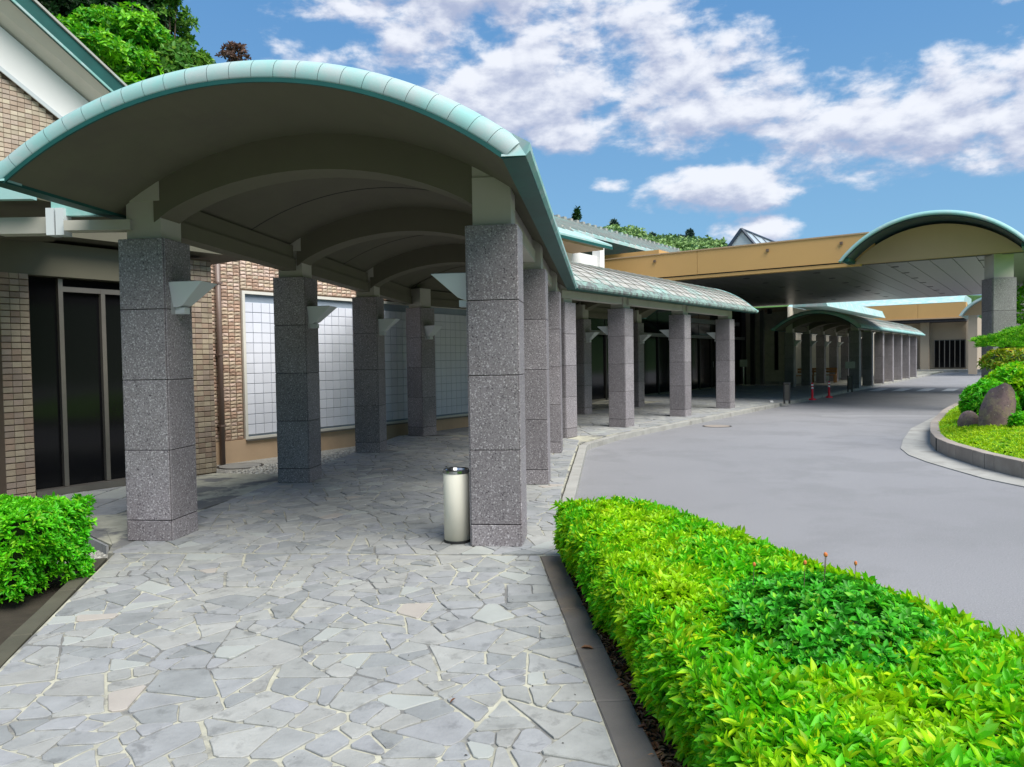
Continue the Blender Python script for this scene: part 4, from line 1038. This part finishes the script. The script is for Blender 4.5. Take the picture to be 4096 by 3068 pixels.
# ------------------------------------------------------------------ vegetation helpers
def leaf_template(L, W, fold=.35, droop=.15):
    # 6 verts / 2 quads folded along the midrib, pointing along +x, up = +z
    h = fold*W/2
    V = np.array([(0, 0, 0), (.30*L, -W*.42, h), (.68*L, -W*.40, h*.8-.04*L), (L, 0, -droop*L), (.68*L, W*.40, h*.8-.04*L), (.30*L, W*.42, h)])
    F = np.array([(0, 1, 2, 3), (0, 3, 4, 5)]); return V, F
def sprig(nl, L, W, rg, up=.6, spread=1.0, stem=.0, rnd=.3):
    V = []; F = []
    for i in range(nl):
        t_ = i/max(1, nl-1); az = i*2.4+rg.uniform(-.3, .3); el = R(15)+(R(75)-R(15))*t_*up+rg.uniform(-rnd, rnd)*.5
        l_ = L*(1-.35*t_)*rg.uniform(.8, 1.15); lv, lf = leaf_template(l_, W*l_/L)
        c, s_ = cos(el), sin(el); X = lv[:, 0]*c-lv[:, 2]*s_; Z = lv[:, 0]*s_+lv[:, 2]*c+stem*t_
        x = X*cos(az)-lv[:, 1]*sin(az); y = X*sin(az)+lv[:, 1]*cos(az)
        F.append(lf+6*i); V.append(np.stack([x, y, Z], 1))
    return np.concatenate(V), np.concatenate(F)
def scatter(pts, nrm, temps, smin=.8, smax=1.25, tilt=.35, rng=RNG):
    """copy sprig templates onto points, axis z along nrm; returns V,F"""
    n = len(pts); Vs = []; Fs = []; base = 0
    which = rng.integers(0, len(temps), n)
    for k, (tv, tf) in enumerate(temps):
        idx = np.where(which == k)[0]
        if not len(idx): continue
        p = pts[idx]; z = nrm[idx]+rng.normal(0, tilt, (len(idx), 3)); z /= np.linalg.norm(z, axis=1)[:, None]
        a = rng.normal(size=(len(idx), 3)); x = np.cross(a, z); x /= np.linalg.norm(x, axis=1)[:, None]; y = np.cross(z, x)
        s_ = rng.uniform(smin, smax, len(idx))[:, None, None]
        V = (tv[None, :, 0, None]*x[:, None]+tv[None, :, 1, None]*y[:, None]+tv[None, :, 2, None]*z[:, None])*s_+p[:, None]
        F = tf[None]+(np.arange(len(idx))*len(tv))[:, None, None]+base
        base += len(idx)*len(tv); Vs.append(V.reshape(-1, 3)); Fs.append(F.reshape(-1, 4))
    return np.concatenate(Vs), np.concatenate(Fs)
def snoise(x, y, s=1.0, ph=0.0):
    return (np.sin(x*3.1*s+ph)*np.cos(y*2.7*s-ph*1.3)+.5*np.sin(x*7.3*s+y*5.1*s+ph)+.3*np.sin(x*13.7*s-y*11.9*s+2*ph))/1.8
rgT = random.Random(17)
def hedge(name, label, quad, z0, z1, n, L, W, mt, bump=.05, core_in=.06, seed=1, nl=9, tilt=.28, topamp=.03):
    """clipped hedge over a ground quad (4 corners in order); leaf sprigs on top and sides"""
    rng = np.random.default_rng(seed); Q = np.array(quad, float)
    def at(s_, t_): return (Q[0]*(1-s_)*(1-t_)[..., ]+Q[1]*s_*(1-t_)+Q[2]*s_*t_+Q[3]*(1-s_)*t_)
    c = Q.mean(0); T_ = Thing(name, label, 'hedge', 'W', c[0], c[1], z0)
    A = Q[1]-Q[0]; B = Q[3]-Q[0]; top = np.linalg.norm(A)*np.linalg.norm(B); per = [np.linalg.norm(Q[(i+1) % 4]-Q[i]) for i in range(4)]
    side = sum(per)*(z1-z0); nt = int(n*top/(top+side*.9)); ns = n-nt
    s_, t_ = rng.random(nt)[:, None], rng.random(nt)[:, None]; P = at(s_, t_)
    e = np.minimum(np.minimum(s_, 1-s_)*np.linalg.norm(A), np.minimum(t_, 1-t_)*np.linalg.norm(B))[:, 0]
    z = z1+topamp*snoise(P[:, 0], P[:, 1], 1.3, seed)+rng.normal(0, .016, nt)-.05*np.exp(-e/.05)
    pts = [np.column_stack([P, z-.02])]; nr = [np.tile([0, 0, 1.], (nt, 1))]
    for i in range(4):
        k = int(ns*per[i]/sum(per)); a, b = Q[i], Q[(i+1) % 4]; d = (b-a)/per[i]; nv = np.array([d[1], -d[0]])
        if (c-(a+b)/2)@nv > 0: nv = -nv
        q = rng.random(k); h = rng.random(k)**.85; zz_ = z0+.05+(z1-z0-.06)*h
        out = bump*snoise(q*per[i]*1.5, zz_*2, 1.2, seed+i)+.05*np.sin(np.clip(h, 0, 1)*pi)*1.0-.03*(1-h)
        p = a+(b-a)*q[:, None]+nv*out[:, None]+rng.normal(0, .012, (k, 2))
        pts.append(np.column_stack([p, zz_])); nr.append(np.tile([nv[0]*.8, nv[1]*.8, .75], (k, 1)))
    temps = [sprig(nl, L, W, rgT, up=1.0) for _ in range(5)]
    V, F = scatter(np.concatenate(pts), np.concatenate(nr), temps, tilt=tilt, smin=.45, smax=1.3, rng=rng)
    me = npmesh('leaves', V-np.array([c[0], c[1], z0]), F); o = link('leaves', me, mt, T_.e, kind='stuff')
    q2 = [tuple(c+(p-c)*(1-core_in/np.linalg.norm(p-c)*1.3)) for p in Q]
    q2 = [tuple(c+(p-c)*(1-core_in*1.2/np.linalg.norm(p-c))) for p in Q] if core_in < .08 else [tuple(p+(c-p)*np.minimum(1, core_in*1.6/np.abs(c-p))) for p in Q]
    g_ = MB().prism(q2, z0+.06, z1-core_in); T_.part('shade_core', g_, 'core')  # solid dark core added inside to block light between the leaves
    return T_
# right hedge: two stretches around the dark shrub
hq = [(.47, 5.62), (1.10, 5.45), (1.42, 4.1), (2.0, 2.45), (2.6, .6), (.72, .6), (.66, 2.2), (.60, 3.4), (.50, 4.8)]
hedge('clipped_hedge', 'yellow green clipped hedge between the stone edging and the road', [(.385, 5.63), (1.05, 5.52), (1.98, 2.55), (.655, 2.5)], -.02, .41, 12500, .066, .024, 'leafA', seed=2, nl=9, topamp=.055, tilt=.33)
hedge('clipped_hedge', 'bright foreground end of the yellow green hedge in the bottom right corner', [(.655, 2.5), (1.98, 2.55), (2.75, .5), (.86, .5)], -.02, .41, 9500, .072, .026, 'leafA', seed=3, nl=9, topamp=.055, tilt=.33)
def shrub(name, label, cat, c, r3, n, L, W, mt, seed, nl=8, squash=1.0, bumps=7, zlow=-.2, amp=.13, tilt=.5, nearside=False):
    rng = np.random.default_rng(seed); T_ = Thing(name, label, cat, 'W', c[0], c[1], max(c[2]-r3[2], -.1))
    d = rng.normal(size=(n*2, 3)); d /= np.linalg.norm(d, axis=1)[:, None]; d = d[d[:, 2] > zlow][:n]
    lob = rng.normal(size=(bumps, 3)); lob /= np.linalg.norm(lob, axis=1)[:, None]; lob[:, 2] = np.abs(lob[:, 2])
    k = 1+amp*(np.max(d@lob.T, axis=1)-.6)*2; dep = 1-.25*rng.random(len(d))**2.5
    p = d*np.array(r3)*(k*dep)[:, None]+np.array(c); nr = d+np.array([0, 0, .45])
    temps = [sprig(nl, L, W, rgT) for _ in range(4)]
    V, F = scatter(p, nr, temps, tilt=tilt, rng=rng); o_ = np.array(T_.o)
    link('leaves', npmesh('leaves', V-o_, F), mt, T_.e, kind='stuff')
    bm = bmesh.new(); bmesh.ops.create_icosphere(bm, subdivisions=3, radius=1)
    for v_ in bm.verts:
        n_ = np.array(v_.co); kk = (1+amp*(np.max(n_@lob.T)-.6)*2)*.78; v_.co = Vector(n_*np.array(r3)*kk+np.array(c)-o_)
    me = bpy.data.meshes.new('shade_core'); bm.to_mesh(me); bm.free(); link('shade_core', me, 'core', T_.e)  # added dark lump that keeps light from passing through the shrub
    return T_
sh = shrub('azalea_shrub', 'rounded dark green shrub growing out of the yellow green hedge', 'shrub', (1.26, 3.02, .17), (.50, .62, .36), 3300, .045, .021, 'leafB', 5, nl=9)
# thin shoots with orange buds on the dark shrub, yellow shoots on the hedge
rng = random.Random(9)
for i in range(5):
    x = 1.0+.6*rng.random(); y = 3.0+rng.uniform(-.1, .4); zb = .55+.0*rng.random(); h = rng.uniform(.06, .13)
    mb = MB().tube([(x, y, zb-.08), (x+.01, y, zb+h)], [.002, .0012], 5); s_ = sh.part('shoot', mb, 'bark')
    b = MB().lathe([(.002, zb+h-.008), (.007, zb+h), (.006, zb+h+.008), (.001, zb+h+.013)], x+.01, y, 8); sh.part('bud', b, 'redbud', parent=s_)
hedge('clipped_hedge', 'bright green clipped hedge at the left edge in front of the entrance', [(-6.2, 4.75), (-3.28, 4.88), (-3.18, 5.55), (-6.2, 5.7)], -.10, .53, 11000, .05, .02, 'leafC', seed=6, nl=10, bump=.09, core_in=.10)
# dead leaves on the soil strip and a few on the path
def litter(n, fn, s0, s1, seed):
    rng = np.random.default_rng(seed); V = []; F = []
    lv, lf = leaf_template(1, .45, .5, .2)
    for i in range(n):
        x, y, z = fn(rng); s_ = rng.uniform(s0, s1); a = rng.uniform(0, 6.28); t = rng.normal(0, .35)
        X = lv[:, 0]*cos(a)-lv[:, 1]*sin(a); Y = lv[:, 0]*sin(a)+lv[:, 1]*cos(a); Z = lv[:, 2]+lv[:, 0]*t*.4
        V.append(np.stack([x+X*s_, y+Y*s_, z+Z*s_-min(0, (Z*s_).min())], 1)); F.append(lf+6*i)
    return np.concatenate(V), np.concatenate(F)
def strip(rng):
    t = rng.random(); y = 5.5-3.9*t**.7; xl = .51+(5.5-y)*.045-.13*(y > 99); xl = .345+(5.66-y)*.052; return (xl+.02+abs(rng.normal(0, .07)), y, -.018+.012*rng.random())
V, F = litter(1500, strip, .015, .05, 4); o = link('fallen_leaves', npmesh('fallen_leaves', V, F), 'deadleaf'); o['kind'] = 'stuff'; o['label'] = 'dry brown leaves and twigs on the soil under the hedge'
for k, (x, y, s_, lb) in enumerate([(.40, 3.82, .07, 'curled brown leaf on the dark stone edging'), (-.27, 3.25, .03, 'small tan leaf on the flagstones')]):
    V, F = litter(1, lambda r: (x, y, .006), s_, s_*1.05, k+20); o = link('fallen_leaf', npmesh('fallen_leaf', V-np.array([x, y, 0]), F), 'deadleaf'); o.location = (x, y, 0); tag(o, lb, 'leaf')
V, F = litter(46, lambda r: (r.uniform(-1.9, .3), r.uniform(2.6, 5.6), .004), .006, .016, 31); o = link('debris', npmesh('debris', V, F), 'soil'); o['kind'] = 'stuff'; o['label'] = 'tiny dark specks scattered on the flagstones'

# ------------------------------------------------------------------ planted island on the right
out = [(16.2, 26.2), (11.98, 20.32), (10.5, 18.27), (8.36, 14.985), (7.374, 13.217), (6.896, 12.203), (6.671, 11.473), (6.55, 10.816), (6.443, 10.229), (6.40, 9.392), (6.6, 7.5), (7.4, 5.6), (9, 4.4)]
kerb_run('island_kerb', out, -.15, -.11, .125, 'kerbbrown', .6)
gut = [(17.15, 27.82), (12.85, 21.9), (10.6, 18.8), (8.45, 15.88), (7.2, 13.8), (6.52, 12.57), (6.22, 11.75), (6.08, 10.99), (6.02, 10.38), (5.95, 9.44), (6.03, 8.8), (6.3, 7.2), (7.1, 5.2), (8.9, 4.0)]
gm = MB()
for i in range(len(gut)-1):
    j = min(i, len(out)-2); pass
gm.prism(gut+[(9.2, 5.0)]+[(p[0]+.02, p[1]) for p in out[::-1]], -.108, -.088)
struct('gutter_strip', gm, 'concrete')
inner = [(p[0]+.15, p[1]-.05) for p in out]+[(22, 5), (30, 26)]
lm = MB(); lm.prism(inner, -.11, .10); struct('lawn', lm, 'lawnbase')
# mound + grass tufts
rng = np.random.default_rng(12)
def islz(x, y):
    dd = np.full(len(x), 9.9)
    for i in range(len(out)-1):
        a = np.array(out[i]); b = np.array(out[i+1]); ab = b-a; t = np.clip(((x-a[0])*ab[0]+(y-a[1])*ab[1])/(ab@ab), 0, 1)
        dd = np.minimum(dd, np.hypot(x-a[0]-ab[0]*t, y-a[1]-ab[1]*t))
    ins = np.zeros(len(x), bool); poly = inner; n = len(poly)
    for i in range(n):
        (xa, ya), (xb, yb) = poly[i], poly[(i+1) % n]
        c = ((ya > y) != (yb > y)); xi = xa+(y-ya)*(xb-xa)/((yb-ya) if yb != ya else 1e-9); ins ^= c & (x < xi)
    return dd, ins
gx, gy = np.meshgrid(np.linspace(6.2, 20, 70), np.linspace(4, 27, 110)); dd, ins = islz(gx.ravel(), gy.ravel())
hz = .09+.32*(1-np.exp(-np.maximum(dd-.15, 0)/1.1)); hz = np.where(ins, hz, -.3)
V = np.column_stack([gx.ravel(), gy.ravel(), hz]); F = []
nxx = 70
for j in range(109):
    for i in range(69):
        q = (j*nxx+i, j*nxx+i+1, (j+1)*nxx+i+1, (j+1)*nxx+i)
        if all(hz[k] > 0 for k in q): F.append(q)
me = npmesh('mound', V, F); o = link('mound', me, 'lawnbase'); o['kind'] = 'structure'
x = rng.uniform(6.3, 14, 60000); y = rng.uniform(7, 25, 60000); dd, ins = islz(x, y); near = np.hypot(x, y); keep = ins & (rng.random(60000) < np.clip(12/near, .2, 1)**2) & (dd > .12)
x, y, dd = x[keep], y[keep], dd[keep]; z = .10+.32*(1-np.exp(-np.maximum(dd-.15, 0)/1.1))
temps = [sprig(6, .06, .016, rgT, up=.9) for _ in range(3)]
V, F = scatter(np.column_stack([x, y, z]), np.tile([0, 0, 1.], (len(x), 1)), temps, tilt=.3, rng=rng)
o = link('ground_cover', npmesh('ground_cover', V, F), 'lawn'); o['kind'] = 'stuff'; o['label'] = 'yellow green low ground cover on the island bed'
def rock(name, label, c, r3, mt, seed, rot=0, lean=0):
    bm = bmesh.new(); bmesh.ops.create_icosphere(bm, subdivisions=4, radius=1); rg = np.random.default_rng(seed); pl = rg.normal(size=(14, 3)); pl /= np.linalg.norm(pl, axis=1)[:, None]; dpl = rg.uniform(.86, 1.02, 14)
    for v_ in bm.verts:
        n_ = np.array(v_.co); k = 1.0
        for p, d_ in zip(pl, dpl):
            q = n_@p
            if q > d_: k = min(k, d_/q)
        k *= 1+.035*snoise(n_[0]*2, n_[1]*2+n_[2]*3, 1.5, seed)
        w = n_*k; w = w*np.array(r3); v_.co = Vector((w[0]*cos(rot)-w[1]*sin(rot)+lean*w[2], w[0]*sin(rot)+w[1]*cos(rot), w[2]))
    me = bpy.data.meshes.new(name); bm.to_mesh(me); bm.free(); me.polygons.foreach_set('use_smooth', [True]*len(me.polygons)); o = link(name, me, mt); o.location = c; return tag(o, label, 'rock')
rock('standing_rock', 'tall purple grey standing rock on the island', (8.25, 12.75, .47), (.27, .25, .52), 'rock', 3, .3, .2)
rock('boulder', 'low brown boulder at the left foot of the tall rock', (8.05, 13.2, .24), (.12, .18, .24), 'rock', 5, .8, 0)
rock('boulder', 'pale grey boulder at the right edge of the picture', (8.55, 12.0, .28), (.28, .26, .30), 'rock2', 8, .2, 0)
# island shrubs
shrub('round_shrub', 'green rounded shrub behind the standing rock', 'shrub', (9.9, 14.6, .60), (.50, .8, .56), 1300, .10, .04, 'leafA', 31, nl=7, amp=.3, bumps=6, tilt=.8)
shrub('mossy_shrub', 'low olive shrub at the left of the standing rock', 'shrub', (8.85, 13.9, .42), (.34, .5, .46), 800, .08, .032, 'leafC', 32, nl=7, amp=.3, bumps=5, tilt=.8)
shrub('maple_shrub', 'yellow leaved shrub under the pine', 'shrub', (10.6, 14.3, 1.0), (.66, .7, .42), 700, .11, .045, 'maple', 33, nl=6, amp=.35, bumps=6, tilt=.9)
shrub('round_shrub', 'dark green shrub under the pine at the right edge', 'shrub', (9.95, 13.4, .50), (.60, .6, .42), 900, .09, .035, 'leafB', 34, nl=7, amp=.3, bumps=5, tilt=.8)
shrub('wispy_shrub', 'loose yellow green shrub sticking out left of the granite column', 'shrub', (10.55, 15.8, 1.25), (.55, .5, .3), 260, .12, .04, 'maple', 35, nl=5)
shrub('fern_plant', 'small bright fern beside the tall rock', 'plant', (8.25, 12.05, .36), (.18, .16, .14), 220, .09, .03, 'leafC', 36, nl=6)
# cloud pruned pine
t = Thing('pine_tree', 'cloud pruned pine with a flat green pad reaching over the road', 'tree', 'W', 9.7, 13.0, .2)
mb = MB().tube([(9.75, 12.9, .1), (9.6, 12.8, .9), (9.3, 12.6, 1.45), (9.15, 12.4, 1.62)], [.10, .085, .06, .05], 10); t.part('trunk', mb, 'bark')
t.part('branch', MB().tube([(9.6, 12.8, 1.35), (9.0, 12.5, 1.60), (8.4, 12.2, 1.62), (7.8, 12.0, 1.57)], [.055, .045, .035, .015], 8), 'bark')
t.part('branch', MB().tube([(9.9, 12.9, .9), (9.35, 12.5, 1.30), (9.05, 12.3, 1.42)], [.07, .06, .05], 8), 'bark')
t.part('support_post', MB().tube([(8.83, 12.2, .2), (8.83, 12.2, 1.60)], .03, 8), 'bark', label='thin wooden prop under the branch')
rng = np.random.default_rng(41); pp = []
rgp = random.Random(8)
lobes = []
for i in range(46):
    t_ = rgp.random(); X_ = 7.62+1.9*t_; Y_ = 12.0+.3*t_+rgp.uniform(-.35, .35); lobes.append((X_, Y_, 1.60+.30*t_+rgp.uniform(-.07, .16)*(.5+t_), rgp.uniform(.13, .24), rgp.uniform(.12, .22), rgp.uniform(.06, .12)))
for (cx, cy, cz, a, b, c_) in lobes:
    d = rng.normal(size=(110, 3)); d /= np.linalg.norm(d, axis=1)[:, None]; d[:, 2] = np.abs(d[:, 2])-.25
    pp.append(d*np.array([a, b, c_])*rng.uniform(.75, 1.05, (110, 1))+np.array([cx, cy, cz]))
pts = np.concatenate(pp); temps = [sprig(9, .065, .012, rgT, up=1.0) for _ in range(4)]
V, F = scatter(pts, np.tile([0, 0, 1.], (len(pts), 1))+rng.normal(0, .1, (len(pts), 3)), temps, tilt=.3, smin=.9, smax=1.6, rng=rng)
link('needles', npmesh('needles', V-np.array(t.o), F), 'pine', t.e, kind='stuff')

pebv = np.array([(-.5, -.35, 0), (.5, -.3, 0), (.42, .38, 0), (-.4, .33, 0), (-.3, -.2, .5), (.3, -.22, .45), (.25, .22, .55), (-.25, .2, .4)])*.045
pebf = np.array([(3, 2, 1, 0), (4, 5, 6, 7), (0, 1, 5, 4), (1, 2, 6, 5), (2, 3, 7, 6), (3, 0, 4, 7)])
rng = np.random.default_rng(77); P_ = []
A1, A2, A3, A4 = np.array([-4.5, 10.6]), np.array([-2.95, 10.2]), np.array(fa(-4.2, 14.6)), np.array(fb(-10.9, 11.6))
s1, t1 = rng.random((7000, 1)), rng.random((7000, 1)); q1 = A1*(1-s1)*(1-t1)+A2*s1*(1-t1)+A3*s1*t1+A4*(1-s1)*t1; P_.append(q1)
s1, t1 = rng.random((900, 1)), rng.random((900, 1)); q1 = np.array([-3.9, 6.0])*(1-s1)*(1-t1)+np.array([-3.42, 6.0])*s1*(1-t1)+np.array([-3.42, 6.35])*s1*t1+np.array([-4.3, 6.9])*(1-s1)*t1; P_.append(q1)
q1 = np.concatenate(P_); uw = q1 @ np.array([cos(R(35.5)), -sin(R(35.5))]); q1 = q1[uw > -10.88]
V, F = scatter(np.column_stack([q1, np.full(len(q1), -.118)]), np.tile([0, 0, 1.], (len(q1), 1)), [(pebv, pebf)], tilt=.35, smin=.5, smax=1.2, rng=rng)
M['pebble'] = mat('grey_beige_pebble', (.40, .39, .35), .9, .2, 30, island=.4)
o = link('pebbles', npmesh('pebbles', V, F), 'pebble'); o['kind'] = 'stuff'; o['label'] = 'loose pale pebbles beside the covered path'
# ------------------------------------------------------------------ hills and trees
def grid_hill(name, x0, x1, y0, y1, nx, ny, fn, mt):
    X, Y = np.meshgrid(np.linspace(x0, x1, nx), np.linspace(y0, y1, ny)); Z = fn(X, Y); V = np.column_stack([X.ravel(), Y.ravel(), Z.ravel()])
    i, j = np.meshgrid(np.arange(nx-1), np.arange(ny-1)); a = (j*nx+i).ravel(); F = np.column_stack([a, a+1, a+nx+1, a+nx])
    o = link(name, npmesh(name, V, F), mt); o['kind'] = 'structure'
    for p in o.data.polygons: p.use_smooth = True
    return o
def lhill(X, Y):
    t = np.clip((-X-1.5+.1*(Y-20))/24, 0, 1); s_ = np.clip((Y-16)/14, 0, 1)*np.clip((-X-6)/5, 0, 1)
    return 18*t**1.1*s_*np.exp(-np.clip(Y-50, 0, 99)/60)+.6*snoise(X*.2, Y*.2)-.4
grid_hill('left_hill', -75, -5, 14, 90, 60, 60, lhill, 'hillgreen')
def tree(name, label, x, y, zb, h, crown, mt, n, L, seed, group=None, W=.5, clumps=14, trunk_r=.18, cone=False, nl=5):
    """crown=(rx,ry,rz); leaf sprigs gathered into clumps so that gaps show"""
    rng = np.random.default_rng(seed); T_ = Thing(name, label, 'tree', 'W', x, y, zb, group)
    rx, ry, rz = crown; cz = zb+h-rz
    mb = MB().tube([(x, y, zb-.5), (x+.1, y, zb+h*.4), (x, y, zb+h*.8)], [trunk_r, trunk_r*.7, trunk_r*.25], 8); T_.part('trunk', mb, 'bark')
    cl = rng.normal(size=(clumps, 3)); cl /= np.linalg.norm(cl, axis=1)[:, None]; rad = rng.uniform(.35, .85, clumps)[:, None]; cl = cl*rad
    if cone:
        hh = rng.random(clumps); ang = rng.uniform(0, 6.28, clumps); rr_ = (1-hh)*.9+.08; cl = np.column_stack([np.cos(ang)*rr_*.7, np.sin(ang)*rr_*.7, hh*2-1])
    for c in cl[:6]:
        e_ = c*np.array([rx, ry, rz])*.8+np.array([x, y, cz]); T_.part('limb', MB().tube([(x, y, zb+h*.45), tuple(e_)], [trunk_r*.4, trunk_r*.1], 5), 'bark')
    k = rng.integers(0, clumps, n); d = rng.normal(size=(n, 3)); d /= np.linalg.norm(d, axis=1)[:, None]; d[:, 2] = np.abs(d[:, 2])*1.0-.25
    cs = rng.uniform(.28, .48, clumps)[k][:, None]*(1.0 if not cone else .55)
    p = (cl[k]+d*cs*rng.uniform(.6, 1.08, (n, 1)))*np.array([rx, ry, rz])+np.array([x, y, cz])
    temps = [sprig(nl, L, L*W, rgT, up=.5) for _ in range(3)]
    V, F = scatter(p, d+np.array([0, 0, .5]), temps, tilt=.5, rng=rng); link('crown', npmesh('crown', V-np.array(T_.o), F), mt, T_.e, kind='stuff')
    return T_
gT = 'trees on the wooded slope behind the canopy'
spec = [('maple_tree', 'bright green tree just above the gable eave', -16.8, 27, 5.5, 9.0, (3.0, 2.6, 2.6), 'treeA', 71),
        ('maple_tree', 'bright green tree behind the highest part of the copper rim at the left', -14.0, 26, 5.0, 8.0, (2.6, 2.4, 2.3), 'treeA', 72),
        ('maple_tree', 'rounded bright green tree in the middle of the wooded slope', -14.0, 29, 6.2, 9.0, (2.6, 2.4, 2.6), 'treeA', 73),
        ('leafy_tree', 'olive tree at the right end of the wooded slope', -12.3, 28.5, 4.6, 9.0, (1.9, 2.2, 2.9), 'treeC', 74),
        ('leafy_tree', 'smaller olive green tree lowest on the right of the slope', -11.4, 27.5, 4.0, 8.2, (1.5, 1.8, 2.5), 'treeC', 75),
        ('leafy_tree', 'pale olive tree nearest the clear sky on the wooded slope', -11.6, 29.5, 4.5, 9.2, (1.3, 1.6, 2.4), 'treeC', 84),
        ('maple_tree', 'yellow green tree low behind the copper rim on the slope', -12.6, 26.5, 4.0, 7.6, (1.9, 1.8, 1.9), 'treeA', 85),
        ('dark_tree', 'tall dark tree at the top left corner', -20.5, 33, 8, 12.5, (4.0, 3.2, 4.2), 'treeB', 76),
        ('dark_tree', 'tall dark tree behind the bright ones near the sky edge', -17.3, 34, 7, 13.5, (2.7, 2.8, 4.4), 'treeB', 77),
        ('dark_tree', 'dark undergrowth tree low behind the gable eave', -17.5, 24.5, 4, 7.0, (3.2, 2, 2.6), 'treeB', 78),
        ('leafy_tree', 'thin airy tree with grey green leaves against the sky', -14.9, 33.5, 6.6, 12.6, (1.0, 1.2, 2.4), 'treeC', 79)]
for i, (nm, lb, x, y, zb, h, cr, mt, sd_) in enumerate(spec):
    thin = 'airy' in lb
    tree(nm, lb, x, y, zb, h, cr, mt, 700 if thin else 6000, .24 if mt == 'treeA' else .26, sd_, gT, W=.5, clumps=12 if thin else 26)
tree('reddish_tree', 'small reddish brown treetop showing above the copper rim', -9.6, 27.0, 3.0, 9.9, (.6, .5, .5), 'treeR', 200, .16, 80, W=.4, clumps=8, trunk_r=.06)
tree('dark_conifer', 'lone dark conifer behind the ribbed roof', 5.3, 60, 0, 13.0, (.9, .9, 3.4), 'treeB', 1500, .35, 81, W=.3, clumps=26, cone=True)
# distant forested hill
def far(X, Y):
    c = np.interp(X, [0, 18, 33, 50, 65, 75, 85, 120], [30, 35, 44.5, 41.5, 38.5, 35.5, 29, 12])+.9*np.sin(X*.23)+.6*np.sin(X*.51+1)
    return np.clip(c, 8, 60)*np.clip(1-((Y-270)/110)**2, 0, 1)-3
grid_hill('far_hill', -40, 190, 165, 375, 80, 60, far, 'hillgreen')
rng = np.random.default_rng(55); n = 22000; x = rng.uniform(-5, 120, n); y = rng.uniform(200, 285, n); z = far(x, y); tx = np.floor(x/6)*6+3+rng.normal(0, .5, n); ty = np.floor(y/6)*6+3
d = rng.normal(size=(n, 3)); d /= np.linalg.norm(d, axis=1)[:, None]; d[:, 2] = np.abs(d[:, 2])
p = np.column_stack([tx, ty, far(tx, ty)])+d*np.array([3.4, 3.4, 4.0])*rng.uniform(.75, 1.05, (n, 1))+np.array([0, 0, 1.5])*rng.random((n, 1))
temps = [sprig(5, 1.1, .7, rgT) for _ in range(3)]
V, F = scatter(p, d, temps, tilt=.4, rng=rng); o = link('far_forest', npmesh('far_forest', V, F), 'farA'); o['kind'] = 'stuff'; o['label'] = 'light green wood covering the distant hill'
for i, (vx, h) in enumerate([(1330, 5), (1412, 3.5), (1447, 4), (1475, 3.5), (1492, 6), (1522, 5), (1545, 5), (1503, 3), (1380, 3.5)]):
    X = (vx-1106)/1620*268; zb = float(far(np.array([X]), np.array([268.]))[0])
    tree('far_conifer', 'blue green conifer on the distant ridge, %s' % ['leftmost above the ribbed roof', 'small one left of the ridge middle', 'middle one of the ridge line', 'just right of the ridge middle', 'tallest one left of the skylight', 'small one between the tall pair', 'last one beside the skylight', 'low one beside the tallest conifer', 'second from the left'][i], X, 268, zb, h+3.2, (2.3, 2.3, h*.45), 'farB', 260, 1.5, 90+i, 'conifers on the distant ridge', W=.4, clumps=16, cone=True)
tree('round_tree', 'green tree beyond the far building beside the distant arch roof', 44, 78, 0, 9.5, (4, 4, 4), 'treeA', 2500, .4, 101, clumps=20)
tree('round_tree', 'yellow green tree at the right edge beside the tall granite column', 20.5, 28.2, 0, 5.2, (1.7, 1.7, 2.1), 'treeA', 2200, .14, 102, clumps=18)
# land behind the camera and around, for reflections; raised to block low sky light
def ring(X, Y): return np.clip((np.hypot(X, Y-40)-190)/120, 0, 1)*26*(1+.25*np.sin(X*.02)*np.cos(Y*.023))-.5
def valley(X, Y):
    az = np.degrees(np.arctan2(X, Y)); d_ = np.hypot(X-8, Y-12); k = np.clip((np.abs(az+2)-47)/12, 0, 1)
    near = np.clip((d_-50)/55, 0, 1)**.8*27*k*(1+.12*snoise(X*.05, Y*.05))
    return np.maximum(near-.5, np.where((Y > 150) & (X > -60) & (X < 220), -1.0, ring(X, Y)))
grid_hill('surrounding_hills', -700, 700, -500, 900, 160, 160, valley, 'hillgreen')
